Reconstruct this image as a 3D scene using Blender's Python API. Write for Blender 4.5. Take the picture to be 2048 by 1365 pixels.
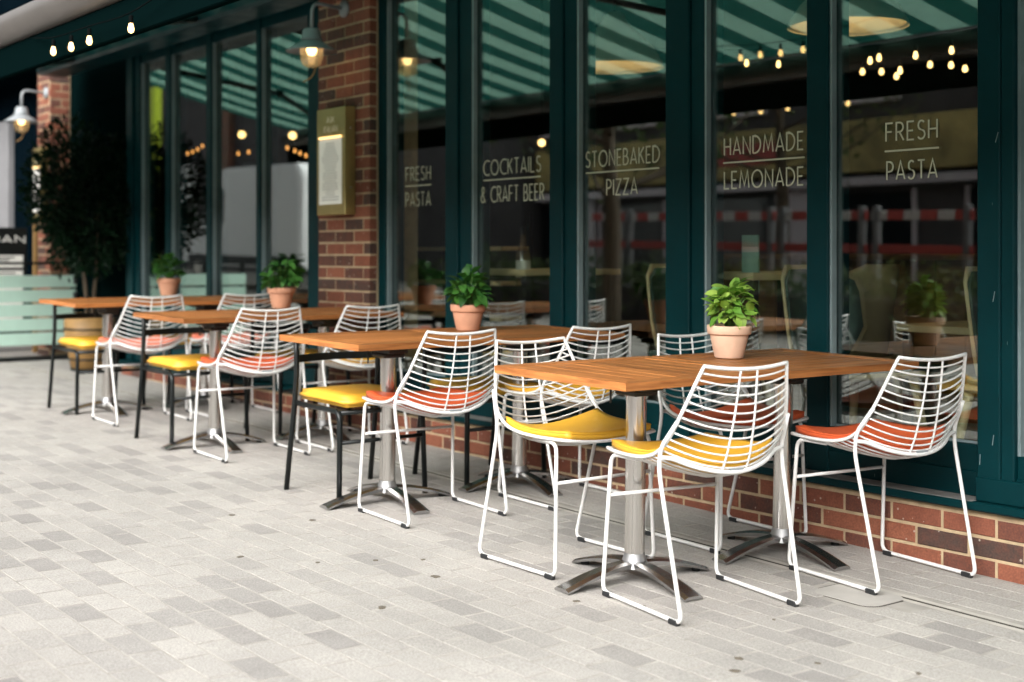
import bpy, bmesh, math, random
from mathutils import Vector, Matrix
random.seed(7)
sc = bpy.context.scene
for o in list(bpy.data.objects):
    bpy.data.objects.remove(o)
C = sc.collection
PI = math.pi

# ------------------------------------------------------------------ camera
cd = bpy.data.cameras.new('camera')
cam = bpy.data.objects.new('camera', cd); C.objects.link(cam)
cam.location = (0, -4.2765, 1.1344)
cam.rotation_euler = (PI / 2, 0, math.radians(52.858))
cd.sensor_width = 36.0
cd.lens = 36.0 * 2717.0 / 2048.0
cd.shift_y = -(682.5 - 509.7) / 2048.0
cd.clip_start = 0.05; cd.clip_end = 500
cd.dof.use_dof = True
cd.dof.focus_distance = 4.9
cd.dof.aperture_fstop = 2.0
sc.camera = cam

# ------------------------------------------------------------------ world, sun, exposure
SUN_EL, SUN_AZ = math.radians(34), math.radians(152)
world = bpy.data.worlds.new('World'); sc.world = world; world.use_nodes = True
wn = world.node_tree; wn.nodes.clear()
wo = wn.nodes.new('ShaderNodeOutputWorld'); wb = wn.nodes.new('ShaderNodeBackground')
sky = wn.nodes.new('ShaderNodeTexSky'); sky.sky_type = 'NISHITA'; sky.sun_disc = False
sky.sun_elevation = SUN_EL; sky.sun_rotation = SUN_AZ
sky.air_density = 1.0; sky.dust_density = 6.0; sky.ozone_density = 1.0
hs = wn.nodes.new('ShaderNodeHueSaturation'); hs.inputs['Saturation'].default_value = 0.12
wn.links.new(sky.outputs[0], hs.inputs['Color']); wn.links.new(hs.outputs[0], wb.inputs[0])
wb.inputs[1].default_value = 0.15
wn.links.new(wb.outputs[0], wo.inputs[0])
sl = bpy.data.lights.new('sun', 'SUN'); sl.energy = 1.1; sl.angle = math.radians(60); sl.color = (1, .98, .95)
sun = bpy.data.objects.new('sun', sl); C.objects.link(sun)
sd = Vector((math.sin(SUN_AZ) * math.cos(SUN_EL), math.cos(SUN_AZ) * math.cos(SUN_EL), math.sin(SUN_EL)))
sun.rotation_euler = sd.to_track_quat('Z', 'Y').to_euler(); sun.location = (0, -10, 20)
sc.view_settings.view_transform = 'Standard'; sc.view_settings.look = 'None'
sc.view_settings.exposure = 1.36; sc.view_settings.gamma = 1.0
try: sc.view_settings.use_curve_mapping = False
except Exception: pass
sc.render.engine = 'CYCLES'
sc.cycles.use_denoising = True
sc.cycles.use_adaptive_sampling = True; sc.cycles.adaptive_threshold = .02
sc.cycles.diffuse_bounces = 2; sc.cycles.glossy_bounces = 3
sc.cycles.max_bounces = 6; sc.cycles.transparent_max_bounces = 10
sc.cycles.sample_clamp_indirect = 6.0
sc.cycles.caustics_reflective = False; sc.cycles.caustics_refractive = False

# ------------------------------------------------------------------ helpers
GS = -0.0178                                    # the street climbs gently to the left
TILT = Matrix.Rotation(math.atan(-GS), 3, 'Y')
def gz(x): return GS * (x + 3.5)

class MB:
    def __init__(s): s.v = []; s.f = []; s.m = []; s.mi = 0; s.smooth = []
    def add(s, vs, fs, sm=False):
        b = len(s.v); s.v += [tuple(v) for v in vs]
        s.f += [tuple(b + i for i in f) for f in fs]; s.m += [s.mi] * len(fs); s.smooth += [sm] * len(fs)
        return s
    def box(s, x0, x1, y0, y1, z0, z1):
        vs = [(x, y, z) for z in (z0, z1) for y in (y0, y1) for x in (x0, x1)]
        return s.add(vs, [(0, 2, 3, 1), (4, 5, 7, 6), (0, 1, 5, 4), (2, 6, 7, 3), (0, 4, 6, 2), (1, 3, 7, 5)])
    def bbox(s, x0, x1, y0, y1, z0, z1, b):
        """box with chamfered edges"""
        bm = bmesh.new(); bmesh.ops.create_cube(bm, size=1)
        for v in bm.verts:
            v.co = Vector(((x0 + x1) / 2 + v.co.x * (x1 - x0), (y0 + y1) / 2 + v.co.y * (y1 - y0), (z0 + z1) / 2 + v.co.z * (z1 - z0)))
        bmesh.ops.bevel(bm, geom=list(bm.edges), offset=b, segments=1, affect='EDGES')
        bm.verts.index_update()
        s.add([v.co[:] for v in bm.verts], [[v.index for v in f.verts] for f in bm.faces]); bm.free()
        return s
    def tube(s, pts, r, n=8, closed=False, caps=True):
        P = [Vector(p) for p in pts]; N = len(P)
        R = r if isinstance(r, (list, tuple)) else [r] * N
        T = []
        for i in range(N):
            if closed: t = P[(i + 1) % N] - P[i - 1]
            else: t = P[min(i + 1, N - 1)] - P[max(i - 1, 0)]
            T.append(t.normalized())
        a = Vector((0, 0, 1)) if abs(T[0].z) < .9 else Vector((1, 0, 0))
        u = T[0].cross(a).normalized(); vs = []
        for i in range(N):
            if i:
                q = T[i - 1].rotation_difference(T[i]); u = q @ u
                u = (u - T[i] * u.dot(T[i])).normalized()
            w = T[i].cross(u)
            for k in range(n):
                c = 2 * PI * k / n; vs.append(P[i] + (u * math.cos(c) + w * math.sin(c)) * R[i])
        fs = []
        for i in range(N if closed else N - 1):
            j = (i + 1) % N
            for k in range(n):
                l = (k + 1) % n; fs.append((i * n + k, i * n + l, j * n + l, j * n + k))
        b = len(s.v)
        s.add(vs, fs, True)
        if caps and not closed:
            s.f += [tuple(b + k for k in range(n))[::-1], tuple(b + (N - 1) * n + k for k in range(n))]
            s.m += [s.mi] * 2; s.smooth += [False] * 2
        return s
    def lathe(s, prof, n=28, c=(0, 0, 0), sm=True):
        vs = []; fs = []
        for r, z in prof:
            for k in range(n):
                a = 2 * PI * k / n; vs.append((c[0] + r * math.cos(a), c[1] + r * math.sin(a), c[2] + z))
        for i in range(len(prof) - 1):
            for k in range(n):
                l = (k + 1) % n; fs.append((i * n + k, i * n + l, (i + 1) * n + l, (i + 1) * n + k))
        return s.add(vs, fs, sm)
    def prism(s, poly, axis, a0, a1):
        """extrude a 2-d polygon along axis; poly in the two other axes (cyclic order)"""
        n = len(poly)
        def mk(p, a):
            if axis == 'x': return (a, p[0], p[1])
            if axis == 'y': return (p[0], a, p[1])
            return (p[0], p[1], a)
        vs = [mk(p, a0) for p in poly] + [mk(p, a1) for p in poly]
        fs = [tuple(range(n))[::-1], tuple(range(n, 2 * n))] + [(i, (i + 1) % n, n + (i + 1) % n, n + i) for i in range(n)]
        return s.add(vs, fs)
    def mesh(s, name, mats, tone=None):
        me = bpy.data.meshes.new(name); me.from_pydata(s.v, [], s.f); 
        for m in (mats if isinstance(mats, (list, tuple)) else [mats]): me.materials.append(m)
        me.polygons.foreach_set('material_index', s.m); me.polygons.foreach_set('use_smooth', s.smooth)
        if tone is not None:
            at = me.attributes.new('tone', 'FLOAT', 'POINT')
            at.data.foreach_set('value', tone if isinstance(tone, list) else [tone] * len(s.v))
        me.update()
        bm = bmesh.new(); bm.from_mesh(me); bmesh.ops.recalc_face_normals(bm, faces=bm.faces); bm.to_mesh(me); bm.free()
        return me
    def build(s, name, mats, parent=None, loc=(0, 0, 0), tone=None):
        return obj(name, s.mesh(name, mats, tone), parent, loc)

def obj(name, me, parent=None, loc=(0, 0, 0), rot=None):
    o = bpy.data.objects.new(name, me); C.objects.link(o); o.parent = parent; o.location = loc
    if rot: o.rotation_euler = rot
    return o
def tag(o, label=None, cat=None, group=None, kind=None):
    if label: o['label'] = label
    if cat: o['category'] = cat
    if group: o['group'] = group
    if kind: o['kind'] = kind
    return o
def thing(name, label, cat, loc=(0, 0, 0), group=None):
    o = bpy.data.objects.new(name, None); C.objects.link(o); o.location = loc; o.empty_display_size = .1
    return tag(o, label, cat, group)
def ground_place(o, x, y, yaw):
    o.location = (x, y, gz(x)); o.rotation_euler = (TILT @ Matrix.Rotation(yaw, 3, 'Z')).to_euler()
def copy_tree(o, parent=None, swap=None):
    c = o.copy(); C.objects.link(c); c.parent = parent
    for ch in list(o.children):
        copy_tree(ch, c)
    return c
def arc(p0, pc, p1, n=6):
    p0, pc, p1 = Vector(p0), Vector(pc), Vector(p1)
    return [((1 - t) ** 2) * p0 + 2 * t * (1 - t) * pc + t * t * p1 for t in [i / n for i in range(n + 1)]]
def fillet(pts, r, n=5):
    P = [Vector(p) for p in pts]; out = [P[0]]
    for i in range(1, len(P) - 1):
        a = (P[i - 1] - P[i]); b = (P[i + 1] - P[i]); d = min(r, a.length * .45, b.length * .45)
        out += arc(P[i] + a.normalized() * d, P[i], P[i] + b.normalized() * d, n)
    return out + [P[-1]]
def spline(pts, n):
    P = [Vector(p) for p in pts]; out = []
    Q = [2 * P[0] - P[1]] + P + [2 * P[-1] - P[-2]]; m = len(P) - 1
    for i in range(n):
        t = i / (n - 1) * m; k = min(int(t), m - 1); u = t - k
        a, b, c, d = Q[k], Q[k + 1], Q[k + 2], Q[k + 3]
        out.append(.5 * ((2 * b) + (c - a) * u + (2 * a - 5 * b + 4 * c - d) * u * u + (3 * b - a - 3 * c + d) * u ** 3))
    return out

# ------------------------------------------------------------------ materials
MATS = {}
def mat(name, col, rough=.5, metal=0.0, var=0.0, scale=8.0, bump=0.0, bscale=60.0, coord='Object', spec=None, emit=None, estr=0.0, sub=None, rvar=0.0):
    m = bpy.data.materials.new(name); m.use_nodes = True; nt = m.node_tree; p = nt.nodes['Principled BSDF']
    p.inputs['Base Color'].default_value = (*col, 1); p.inputs['Roughness'].default_value = rough; p.inputs['Metallic'].default_value = metal
    if spec is not None: p.inputs['Specular IOR Level'].default_value = spec
    if emit: p.inputs['Emission Color'].default_value = (*emit, 1); p.inputs['Emission Strength'].default_value = estr
    if var or bump or rvar:
        tc = nt.nodes.new('ShaderNodeTexCoord')
    if var:
        n = nt.nodes.new('ShaderNodeTexNoise'); n.inputs['Scale'].default_value = scale; n.inputs['Detail'].default_value = 6; n.inputs['Roughness'].default_value = .6
        nt.links.new(tc.outputs[coord], n.inputs['Vector'])
        r = nt.nodes.new('ShaderNodeValToRGB'); r.color_ramp.elements[0].position = .3; r.color_ramp.elements[1].position = .72
        r.color_ramp.elements[0].color = tuple(c * (1 - var) for c in col) + (1,); r.color_ramp.elements[1].color = tuple(min(1, c * (1 + var)) for c in col) + (1,)
        nt.links.new(n.outputs['Fac'], r.inputs['Fac']); nt.links.new(r.outputs[0], p.inputs['Base Color'])
    if rvar:
        n2 = nt.nodes.new('ShaderNodeTexNoise'); n2.inputs['Scale'].default_value = scale * 2.3; n2.inputs['Detail'].default_value = 4
        nt.links.new(tc.outputs[coord], n2.inputs['Vector'])
        mr = nt.nodes.new('ShaderNodeMapRange'); mr.inputs[1].default_value = .3; mr.inputs[2].default_value = .7; mr.inputs[3].default_value = max(0, rough - rvar); mr.inputs[4].default_value = min(1, rough + rvar)
        nt.links.new(n2.outputs['Fac'], mr.inputs[0]); nt.links.new(mr.outputs[0], p.inputs['Roughness'])
    if bump:
        n3 = nt.nodes.new('ShaderNodeTexNoise'); n3.inputs['Scale'].default_value = bscale; n3.inputs['Detail'].default_value = 5
        nt.links.new(tc.outputs[coord], n3.inputs['Vector'])
        b = nt.nodes.new('ShaderNodeBump'); b.inputs['Strength'].default_value = bump; b.inputs['Distance'].default_value = .004
        nt.links.new(n3.outputs['Fac'], b.inputs['Height']); nt.links.new(b.outputs[0], p.inputs['Normal'])
    MATS[name] = m
    return m

M = {}
M['white'] = mat('white_powder_coat', (.68, .67, .65), .38, var=.03, scale=20, rvar=.06)
M['rubber'] = mat('black_rubber', (.012, .013, .014), .6)
M['black'] = mat('black_powder_coat', (.007, .009, .009), .38, spec=.3, rvar=.08)
M['yellow'] = mat('yellow_vinyl', (.74, .395, .034), .45, var=.05, scale=6, bump=.30, bscale=38, rvar=.05)
M['orange'] = mat('orange_vinyl', (.62, .105, .032), .45, var=.06, scale=6, bump=.30, bscale=38, rvar=.05)
M['salmon'] = mat('coral_vinyl', (.72, .20, .12), .45, var=.06, scale=6, bump=.30, bscale=38, rvar=.05)
M['steel'] = mat('brushed_aluminium', (.66, .64, .61), .20, 1.0)
M['polish'] = mat('polished_aluminium', (.46, .46, .46), .26, 1.0)
M['collar'] = mat('cast_collar', (.42, .42, .42), .5, 1.0)
M['bracket'] = mat('dark_bracket', (.06, .058, .052), .45, .6)
M['teal'] = mat('teal_paint', (.0010, .024, .028), .42, spec=.10, var=.16, scale=2.2, rvar=.08, bump=.04, bscale=40)
def scuff(m):
    nt = m.node_tree; L = nt.links.new; p = nt.nodes['Principled BSDF']; src = p.inputs['Base Color'].links[0].from_socket
    tc = nt.nodes.new('ShaderNodeTexCoord'); mp = nt.nodes.new('ShaderNodeMapping'); mp.inputs['Scale'].default_value = (26, 26, 5); mp.inputs['Rotation'].default_value = (0, .12, 0); L(tc.outputs['Object'], mp.inputs[0])
    vo = nt.nodes.new('ShaderNodeTexVoronoi'); vo.inputs['Scale'].default_value = .9; L(mp.outputs[0], vo.inputs['Vector'])
    n = nt.nodes.new('ShaderNodeTexNoise'); n.inputs['Scale'].default_value = 2.2; L(tc.outputs['Object'], n.inputs['Vector'])
    r = nt.nodes.new('ShaderNodeMapRange'); r.inputs[1].default_value = .5; r.inputs[2].default_value = .75; r.inputs[3].default_value = 0; r.inputs[4].default_value = .075; L(n.outputs['Fac'], r.inputs[0])
    lt = nt.nodes.new('ShaderNodeMath'); lt.operation = 'LESS_THAN'; L(vo.outputs['Distance'], lt.inputs[0]); L(r.outputs[0], lt.inputs[1])
    mu = nt.nodes.new('ShaderNodeMath'); mu.operation = 'MULTIPLY'; L(lt.outputs[0], mu.inputs[0]); mu.inputs[1].default_value = .35
    mx = nt.nodes.new('ShaderNodeMix'); mx.data_type = 'RGBA'; L(mu.outputs[0], mx.inputs['Factor']); L(src, mx.inputs['A']); mx.inputs['B'].default_value = (.30, .36, .34, 1); L(mx.outputs['Result'], p.inputs['Base Color'])
scuff(M['teal'])
M['bead'] = mat('lit_glazing_bead', (.21, .27, .28), .35, .2, var=.12, scale=9)  # pale tone puts the light on the window reveals into the colour
M['terra'] = mat('terracotta', (.60, .30, .185), .85, var=.14, scale=9, bump=.1, bscale=150)
M['terra_pale'] = mat('pale_terracotta', (.72, .47, .33), .88, var=.13, scale=11, bump=.1, bscale=150)
M['soil'] = mat('soil', (.03, .02, .014), .95, bump=.5, bscale=90)
M['brass'] = mat('brushed_brass', (.42, .33, .13), .42, .75, var=.12, scale=8)
M['mint'] = mat('mint_paint', (.46, .65, .55), .55, var=.05, scale=5)
M['navy'] = mat('navy_paint', (.0014, .004, .0062), .6, spec=0.0, var=.2, scale=2)
M['greypil'] = mat('grey_pilaster', (.16, .16, .165), .7, var=.12, scale=3)
M['lampgrey'] = mat('lamp_grey', (.25, .27, .28), .45, 0, rvar=.1)
M['dark'] = mat('dark_recess', (.0012, .0050, .0050), .7, spec=0.0)  # near-black colour carries the shade of the entrance recess
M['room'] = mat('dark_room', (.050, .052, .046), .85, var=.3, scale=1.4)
M['roomfloor'] = mat('room_floor', (.09, .055, .032), .45, var=.25, scale=3)
M['oakpale'] = mat('pale_oak', (.74, .55, .31), .5, var=.12, scale=5)
M['greenpad'] = mat('grey_green_upholstery', (.075, .13, .115), .8, var=.1, scale=9)
M['cream'] = mat('cream_enamel', (.70, .62, .45), .45)
M['white_wall'] = mat('white_panel', (.8, .8, .78), .6)
M['vanwhite'] = mat('van_white', (.92, .92, .92), .35)
M['glassdark'] = mat('dark_glass', (.01, .012, .015), .08)
M['lime'] = mat('lime_panel', (.62, .78, .03), .5)
M['yellowsign'] = mat('yellow_sign', (.42, .33, .12), .6, var=.55, scale=1.6)
M['redplastic'] = mat('red_plastic', (.42, .06, .05), .45)
M['whiteplastic'] = mat('white_plastic', (.52, .50, .49), .45)
M['oppwall'] = mat('dark_shop_wall', (.055, .048, .05), .8, var=.4, scale=.5)
M['opplite'] = mat('lilac_render', (.58, .52, .55), .8, var=.2, scale=.6)
M['metal_bar'] = mat('awning_metal', (.095, .086, .078), .42, .2, var=.1, scale=4)
M['bark'] = mat('bark', (.07, .05, .03), .9, var=.3, scale=14, bump=.5, bscale=60)
M['tub'] = mat('wooden_tub', (.30, .17, .055), .6, var=.22, scale=7)
M['paper'] = mat('paper', (.80, .79, .74), .7, var=.05, scale=12)
M['letter'] = mat('pale_gold_vinyl', (.52, .53, .40), .6, emit=None)
M['lettergold'] = mat('gold_letters', (.85, .76, .52), .5, 0)
M['letterwhite'] = mat('white_letters', (.75, .74, .70), .6)
M['inkdark'] = mat('black_ink', (.02, .02, .02), .7)
M['concrete'] = mat('pale_slab', (.385, .362, .333), .9, var=.10, scale=7, bump=.3, bscale=180, coord='Object')
M['groove'] = mat('slot_dirt', (.035, .028, .02), .95)
M['slotedge'] = mat('slot_edge', (.46, .43, .385), .85, var=.15, scale=14)
M['stain'] = mat('gum_stain', (.12, .10, .075), .95, var=.3, scale=60)
M['asphalt'] = mat('asphalt', (.055, .055, .057), .9, var=.2, scale=4)
M['cable'] = mat('black_cable', (.004, .005, .005), .7, spec=0.0)
M['dust'] = mat('dusty_paint', (.17, .165, .155), .9, var=.4, scale=6)
M['bluecloth'] = mat('blue_panel', (.01, .10, .28), .7)
M['mintcard'] = mat('mint_card', (.30, .50, .40), .6, var=.06, scale=30)
M['bulb'] = mat('bulb_glow', (1, .75, .4), .3, emit=(1.0, .58, .20), estr=2.2)
M['bulbhot'] = mat('pendant_bulb', (1, .8, .5), .3, emit=(1.0, .66, .32), estr=16)
M['bulbdim'] = mat('bulb_dim', (1, .7, .3), .3, emit=(1.0, .40, .10), estr=1.2)
M['lampglow'] = mat('lamp_filament', (1, .8, .5), .3, emit=(1.0, .66, .32), estr=3.5)
M['litpaper'] = mat('lit_menu', (.82, .82, .78), .6, emit=(1.0, .93, .78), estr=.06)
M['warmstrip'] = mat('warm_led_strip', (1, .7, .3), .4, emit=(1.0, .6, .22), estr=1.1)

def tone_mat(name, cols, rough, nscale, namp, bump, bscale, spots=None, dirt=False):
    """colour picked per piece through its 'tone' attribute, broken up with noise"""
    m = bpy.data.materials.new(name); m.use_nodes = True; nt = m.node_tree; p = nt.nodes['Principled BSDF']; L = nt.links.new
    p.inputs['Roughness'].default_value = rough
    at = nt.nodes.new('ShaderNodeAttribute'); at.attribute_name = 'tone'
    geo = nt.nodes.new('ShaderNodeNewGeometry')
    n = nt.nodes.new('ShaderNodeTexNoise'); n.inputs['Scale'].default_value = nscale; n.inputs['Detail'].default_value = 7; n.inputs['Roughness'].default_value = .65
    L(geo.outputs['Position'], n.inputs['Vector'])
    ma = nt.nodes.new('ShaderNodeMath'); ma.operation = 'MULTIPLY_ADD'; L(n.outputs['Fac'], ma.inputs[0]); ma.inputs[1].default_value = namp; ma.inputs[2].default_value = -namp / 2
    ad = nt.nodes.new('ShaderNodeMath'); ad.operation = 'ADD'; L(at.outputs['Fac'], ad.inputs[0]); L(ma.outputs[0], ad.inputs[1])
    r = nt.nodes.new('ShaderNodeValToRGB'); e = r.color_ramp.elements
    while len(e) < len(cols): e.new(.5)
    for i, c in enumerate(cols): e[i].position = i / (len(cols) - 1); e[i].color = (*c, 1)
    L(ad.outputs[0], r.inputs['Fac'])
    # fine speckle
    n2 = nt.nodes.new('ShaderNodeTexNoise'); n2.inputs['Scale'].default_value = bscale; n2.inputs['Detail'].default_value = 3; L(geo.outputs['Position'], n2.inputs['Vector'])
    mr = nt.nodes.new('ShaderNodeMapRange'); mr.inputs[1].default_value = .3; mr.inputs[2].default_value = .7; mr.inputs[3].default_value = .74; mr.inputs[4].default_value = 1.18; L(n2.outputs['Fac'], mr.inputs[0])
    mx = nt.nodes.new('ShaderNodeMix'); mx.data_type = 'RGBA'; mx.blend_type = 'MULTIPLY'; mx.inputs['Factor'].default_value = 1
    L(r.outputs[0], mx.inputs['A']); L(mr.outputs[0], mx.inputs['B']); last = mx.outputs['Result']
    if dirt:
        n6 = nt.nodes.new('ShaderNodeTexNoise'); n6.inputs['Scale'].default_value = .9; n6.inputs['Detail'].default_value = 8; n6.inputs['Roughness'].default_value = .65; L(geo.outputs['Position'], n6.inputs['Vector'])
        m6 = nt.nodes.new('ShaderNodeMapRange'); m6.inputs[1].default_value = .3; m6.inputs[2].default_value = .62; m6.inputs[3].default_value = .76; m6.inputs[4].default_value = 1.04; L(n6.outputs['Fac'], m6.inputs[0])
        x6 = nt.nodes.new('ShaderNodeMix'); x6.data_type = 'RGBA'; x6.blend_type = 'MULTIPLY'; x6.inputs['Factor'].default_value = 1; L(last, x6.inputs['A']); L(m6.outputs[0], x6.inputs['B']); last = x6.outputs['Result']
    if spots:
        scale, thr, col = spots
        vo = nt.nodes.new('ShaderNodeTexVoronoi'); vo.inputs['Scale'].default_value = scale; L(geo.outputs['Position'], vo.inputs['Vector'])
        n5 = nt.nodes.new('ShaderNodeTexNoise'); n5.inputs['Scale'].default_value = 5; L(geo.outputs['Position'], n5.inputs['Vector'])
        s1 = nt.nodes.new('ShaderNodeMath'); s1.operation = 'MULTIPLY'; L(n5.outputs['Fac'], s1.inputs[0]); s1.inputs[1].default_value = thr * 2
        lt = nt.nodes.new('ShaderNodeMath'); lt.operation = 'LESS_THAN'; L(vo.outputs['Distance'], lt.inputs[0]); L(s1.outputs[0], lt.inputs[1])
        sf = nt.nodes.new('ShaderNodeMath'); sf.operation = 'MULTIPLY'; L(lt.outputs[0], sf.inputs[0]); sf.inputs[1].default_value = .55
        m2 = nt.nodes.new('ShaderNodeMix'); m2.data_type = 'RGBA'; L(sf.outputs[0], m2.inputs['Factor']); L(last, m2.inputs['A']); m2.inputs['B'].default_value = (*col, 1); last = m2.outputs['Result']
    L(last, p.inputs['Base Color'])
    b = nt.nodes.new('ShaderNodeBump'); b.inputs['Strength'].default_value = bump; b.inputs['Distance'].default_value = .003
    L(n2.outputs['Fac'], b.inputs['Height']); L(b.outputs[0], p.inputs['Normal'])
    return m
M['paver'] = tone_mat('paver_stone', [(.275, .256, .240), (.312, .293, .273), (.360, .338, .312), (.400, .375, .344)],   .92, 7.0, .75, .45, 170, spots=(1.7, .022, (.10, .085, .07)), dirt=True)
M['brick'] = tone_mat('red_brick', [(.060, .036, .028), (.130, .044, .027), (.205, .064, .035), (.265, .090, .048)], .85, 20, .85, .6, 130, spots=(24, .10, (.55, .48, .40)))
M['mortar'] = mat('sandy_mortar', (.45, .335, .205), .95, var=.2, scale=18, bump=.5, bscale=200)
M['sand'] = mat('joint_sand', (.34, .318, .287), .95, var=.22, scale=9, bump=.4, bscale=300)

def wood_mat(name, c0, c1, axis):
    m = bpy.data.materials.new(name); m.use_nodes = True; nt = m.node_tree; p = nt.nodes['Principled BSDF']; L = nt.links.new
    p.inputs['Roughness'].default_value = .42; p.inputs['Specular IOR Level'].default_value = .35
    tc = nt.nodes.new('ShaderNodeTexCoord'); mp = nt.nodes.new('ShaderNodeMapping')
    mp.inputs['Scale'].default_value = (2.5, 42, 42) if axis == 'x' else (42, 2.5, 42)
    oi = nt.nodes.new('ShaderNodeObjectInfo'); va = nt.nodes.new('ShaderNodeVectorMath'); va.operation = 'ADD'
    mu = nt.nodes.new('ShaderNodeMath'); mu.operation = 'MULTIPLY'; mu.inputs[1].default_value = 37; L(oi.outputs['Random'], mu.inputs[0])
    L(tc.outputs['Object'], va.inputs[0]); L(mu.outputs[0], va.inputs[1]); L(va.outputs[0], mp.inputs['Vector'])
    n = nt.nodes.new('ShaderNodeTexNoise'); n.inputs['Scale'].default_value = 1.6; n.inputs['Detail'].default_value = 7; n.inputs['Roughness'].default_value = .6; n.inputs['Distortion'].default_value = .6
    L(mp.outputs[0], n.inputs['Vector'])
    r = nt.nodes.new('ShaderNodeValToRGB'); r.color_ramp.elements[0].position = .36; r.color_ramp.elements[1].position = .64
    r.color_ramp.elements[0].color = (*c0, 1); r.color_ramp.elements[1].color = (*c1, 1); L(n.outputs['Fac'], r.inputs['Fac'])
    hv = nt.nodes.new('ShaderNodeHueSaturation'); mr = nt.nodes.new('ShaderNodeMapRange'); mr.inputs[3].default_value = .82; mr.inputs[4].default_value = 1.15; L(oi.outputs['Random'], mr.inputs[0])
    mr.inputs[3].default_value = .72; mr.inputs[4].default_value = 1.2; L(mr.outputs[0], hv.inputs['Value']); L(r.outputs[0], hv.inputs['Color']); L(hv.outputs[0], p.inputs['Base Color'])
    b = nt.nodes.new('ShaderNodeBump'); b.inputs['Strength'].default_value = .12; b.inputs['Distance'].default_value = .002; L(n.outputs['Fac'], b.inputs['Height']); L(b.outputs[0], p.inputs['Normal'])
    return m
M['wood_x'] = wood_mat('table_wood_x', (.23, .078, .021), (.46, .178, .052), 'x')
M['wood_y'] = wood_mat('table_wood_y', (.23, .078, .021), (.46, .178, .052), 'y')
M['plank'] = wood_mat('bench_wood', (.17, .09, .035), (.28, .16, .07), 'x')

def leaf_mat(name, c0, c1, spec=.4):
    m = bpy.data.materials.new(name); m.use_nodes = True; nt = m.node_tree; L = nt.links.new
    p = nt.nodes['Principled BSDF']; p.inputs['Roughness'].default_value = .45; p.inputs['Specular IOR Level'].default_value = spec
    oi = nt.nodes.new('ShaderNodeObjectInfo'); geo = nt.nodes.new('ShaderNodeNewGeometry')
    n = nt.nodes.new('ShaderNodeTexNoise'); n.inputs['Scale'].default_value = 22; L(geo.outputs['Position'], n.inputs['Vector'])
    a = nt.nodes.new('ShaderNodeMath'); a.operation = 'ADD'; L(oi.outputs['Random'], a.inputs[0]); L(n.outputs['Fac'], a.inputs[1])
    h = nt.nodes.new('ShaderNodeMath'); h.operation = 'MULTIPLY'; h.inputs[1].default_value = .5; L(a.outputs[0], h.inputs[0])
    r = nt.nodes.new('ShaderNodeValToRGB'); r.color_ramp.elements[0].position = .2; r.color_ramp.elements[1].position = .8
    r.color_ramp.elements[0].color = (*c0, 1); r.color_ramp.elements[1].color = (*c1, 1); L(h.outputs[0], r.inputs['Fac']); L(r.outputs[0], p.inputs['Base Color'])
    t = nt.nodes.new('ShaderNodeBsdfTranslucent'); L(r.outputs[0], t.inputs['Color'])
    mx = nt.nodes.new('ShaderNodeMixShader'); mx.inputs[0].default_value = .3; L(p.outputs[0], mx.inputs[1]); L(t.outputs[0], mx.inputs[2])
    L(mx.outputs[0], nt.nodes['Material Output'].inputs['Surface'])
    return m
M['leaf_bright'] = leaf_mat('bright_leaf', (.10, .29, .03), (.48, .66, .13))
M['leaf_deep'] = leaf_mat('deep_leaf', (.018, .085, .014), (.075, .22, .035))
M['leaf_bay'] = leaf_mat('bay_leaf', (.0018, .008, .004), (.007, .022, .009), .08)
M['leaf_hedge'] = leaf_mat('hedge_leaf', (.03, .06, .015), (.16, .19, .06))
M['stem'] = mat('green_stem', (.12, .22, .05), .6)

def glass_mat():
    m = bpy.data.materials.new('window_glass'); m.use_nodes = True; nt = m.node_tree; nt.nodes.clear(); L = nt.links.new
    out = nt.nodes.new('ShaderNodeOutputMaterial'); t = nt.nodes.new('ShaderNodeBsdfTransparent'); t.inputs[0].default_value = (.90, .95, .93, 1)
    g = nt.nodes.new('ShaderNodeBsdfGlossy'); g.inputs['Roughness'].default_value = 0.0; g.inputs['Color'].default_value = (.95, 1, .98, 1)
    f = nt.nodes.new('ShaderNodeFresnel'); ge = nt.nodes.new('ShaderNodeNewGeometry'); mr = nt.nodes.new('ShaderNodeMapRange'); mr.inputs[3].default_value = 2.25; mr.inputs[4].default_value = 1 / 2.25
    L(ge.outputs['Backfacing'], mr.inputs[0]); L(mr.outputs[0], f.inputs['IOR'])     # same reflectance from either side of the pane
    mx = nt.nodes.new('ShaderNodeMixShader'); L(f.outputs[0], mx.inputs[0]); L(t.outputs[0], mx.inputs[1]); L(g.outputs[0], mx.inputs[2]); L(mx.outputs[0], out.inputs['Surface'])
    return m
M['glass'] = glass_mat()
def clear_mat(name, col, fac):
    m = bpy.data.materials.new(name); m.use_nodes = True; nt = m.node_tree; nt.nodes.clear(); L = nt.links.new
    out = nt.nodes.new('ShaderNodeOutputMaterial'); t = nt.nodes.new('ShaderNodeBsdfTransparent'); t.inputs[0].default_value = (*col, 1)
    g = nt.nodes.new('ShaderNodeBsdfTranslucent'); g.inputs['Color'].default_value = (*col, 1)
    gl = nt.nodes.new('ShaderNodeBsdfGlossy'); gl.inputs['Roughness'].default_value = .1
    m1 = nt.nodes.new('ShaderNodeMixShader'); m1.inputs[0].default_value = fac; L(t.outputs[0], m1.inputs[1]); L(g.outputs[0], m1.inputs[2])
    m2 = nt.nodes.new('ShaderNodeMixShader'); m2.inputs[0].default_value = .08; L(m1.outputs[0], m2.inputs[1]); L(gl.outputs[0], m2.inputs[2]); L(m2.outputs[0], out.inputs['Surface'])
    return m
M['jar'] = clear_mat('amber_jar', (.97, .86, .66), .22)
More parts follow.
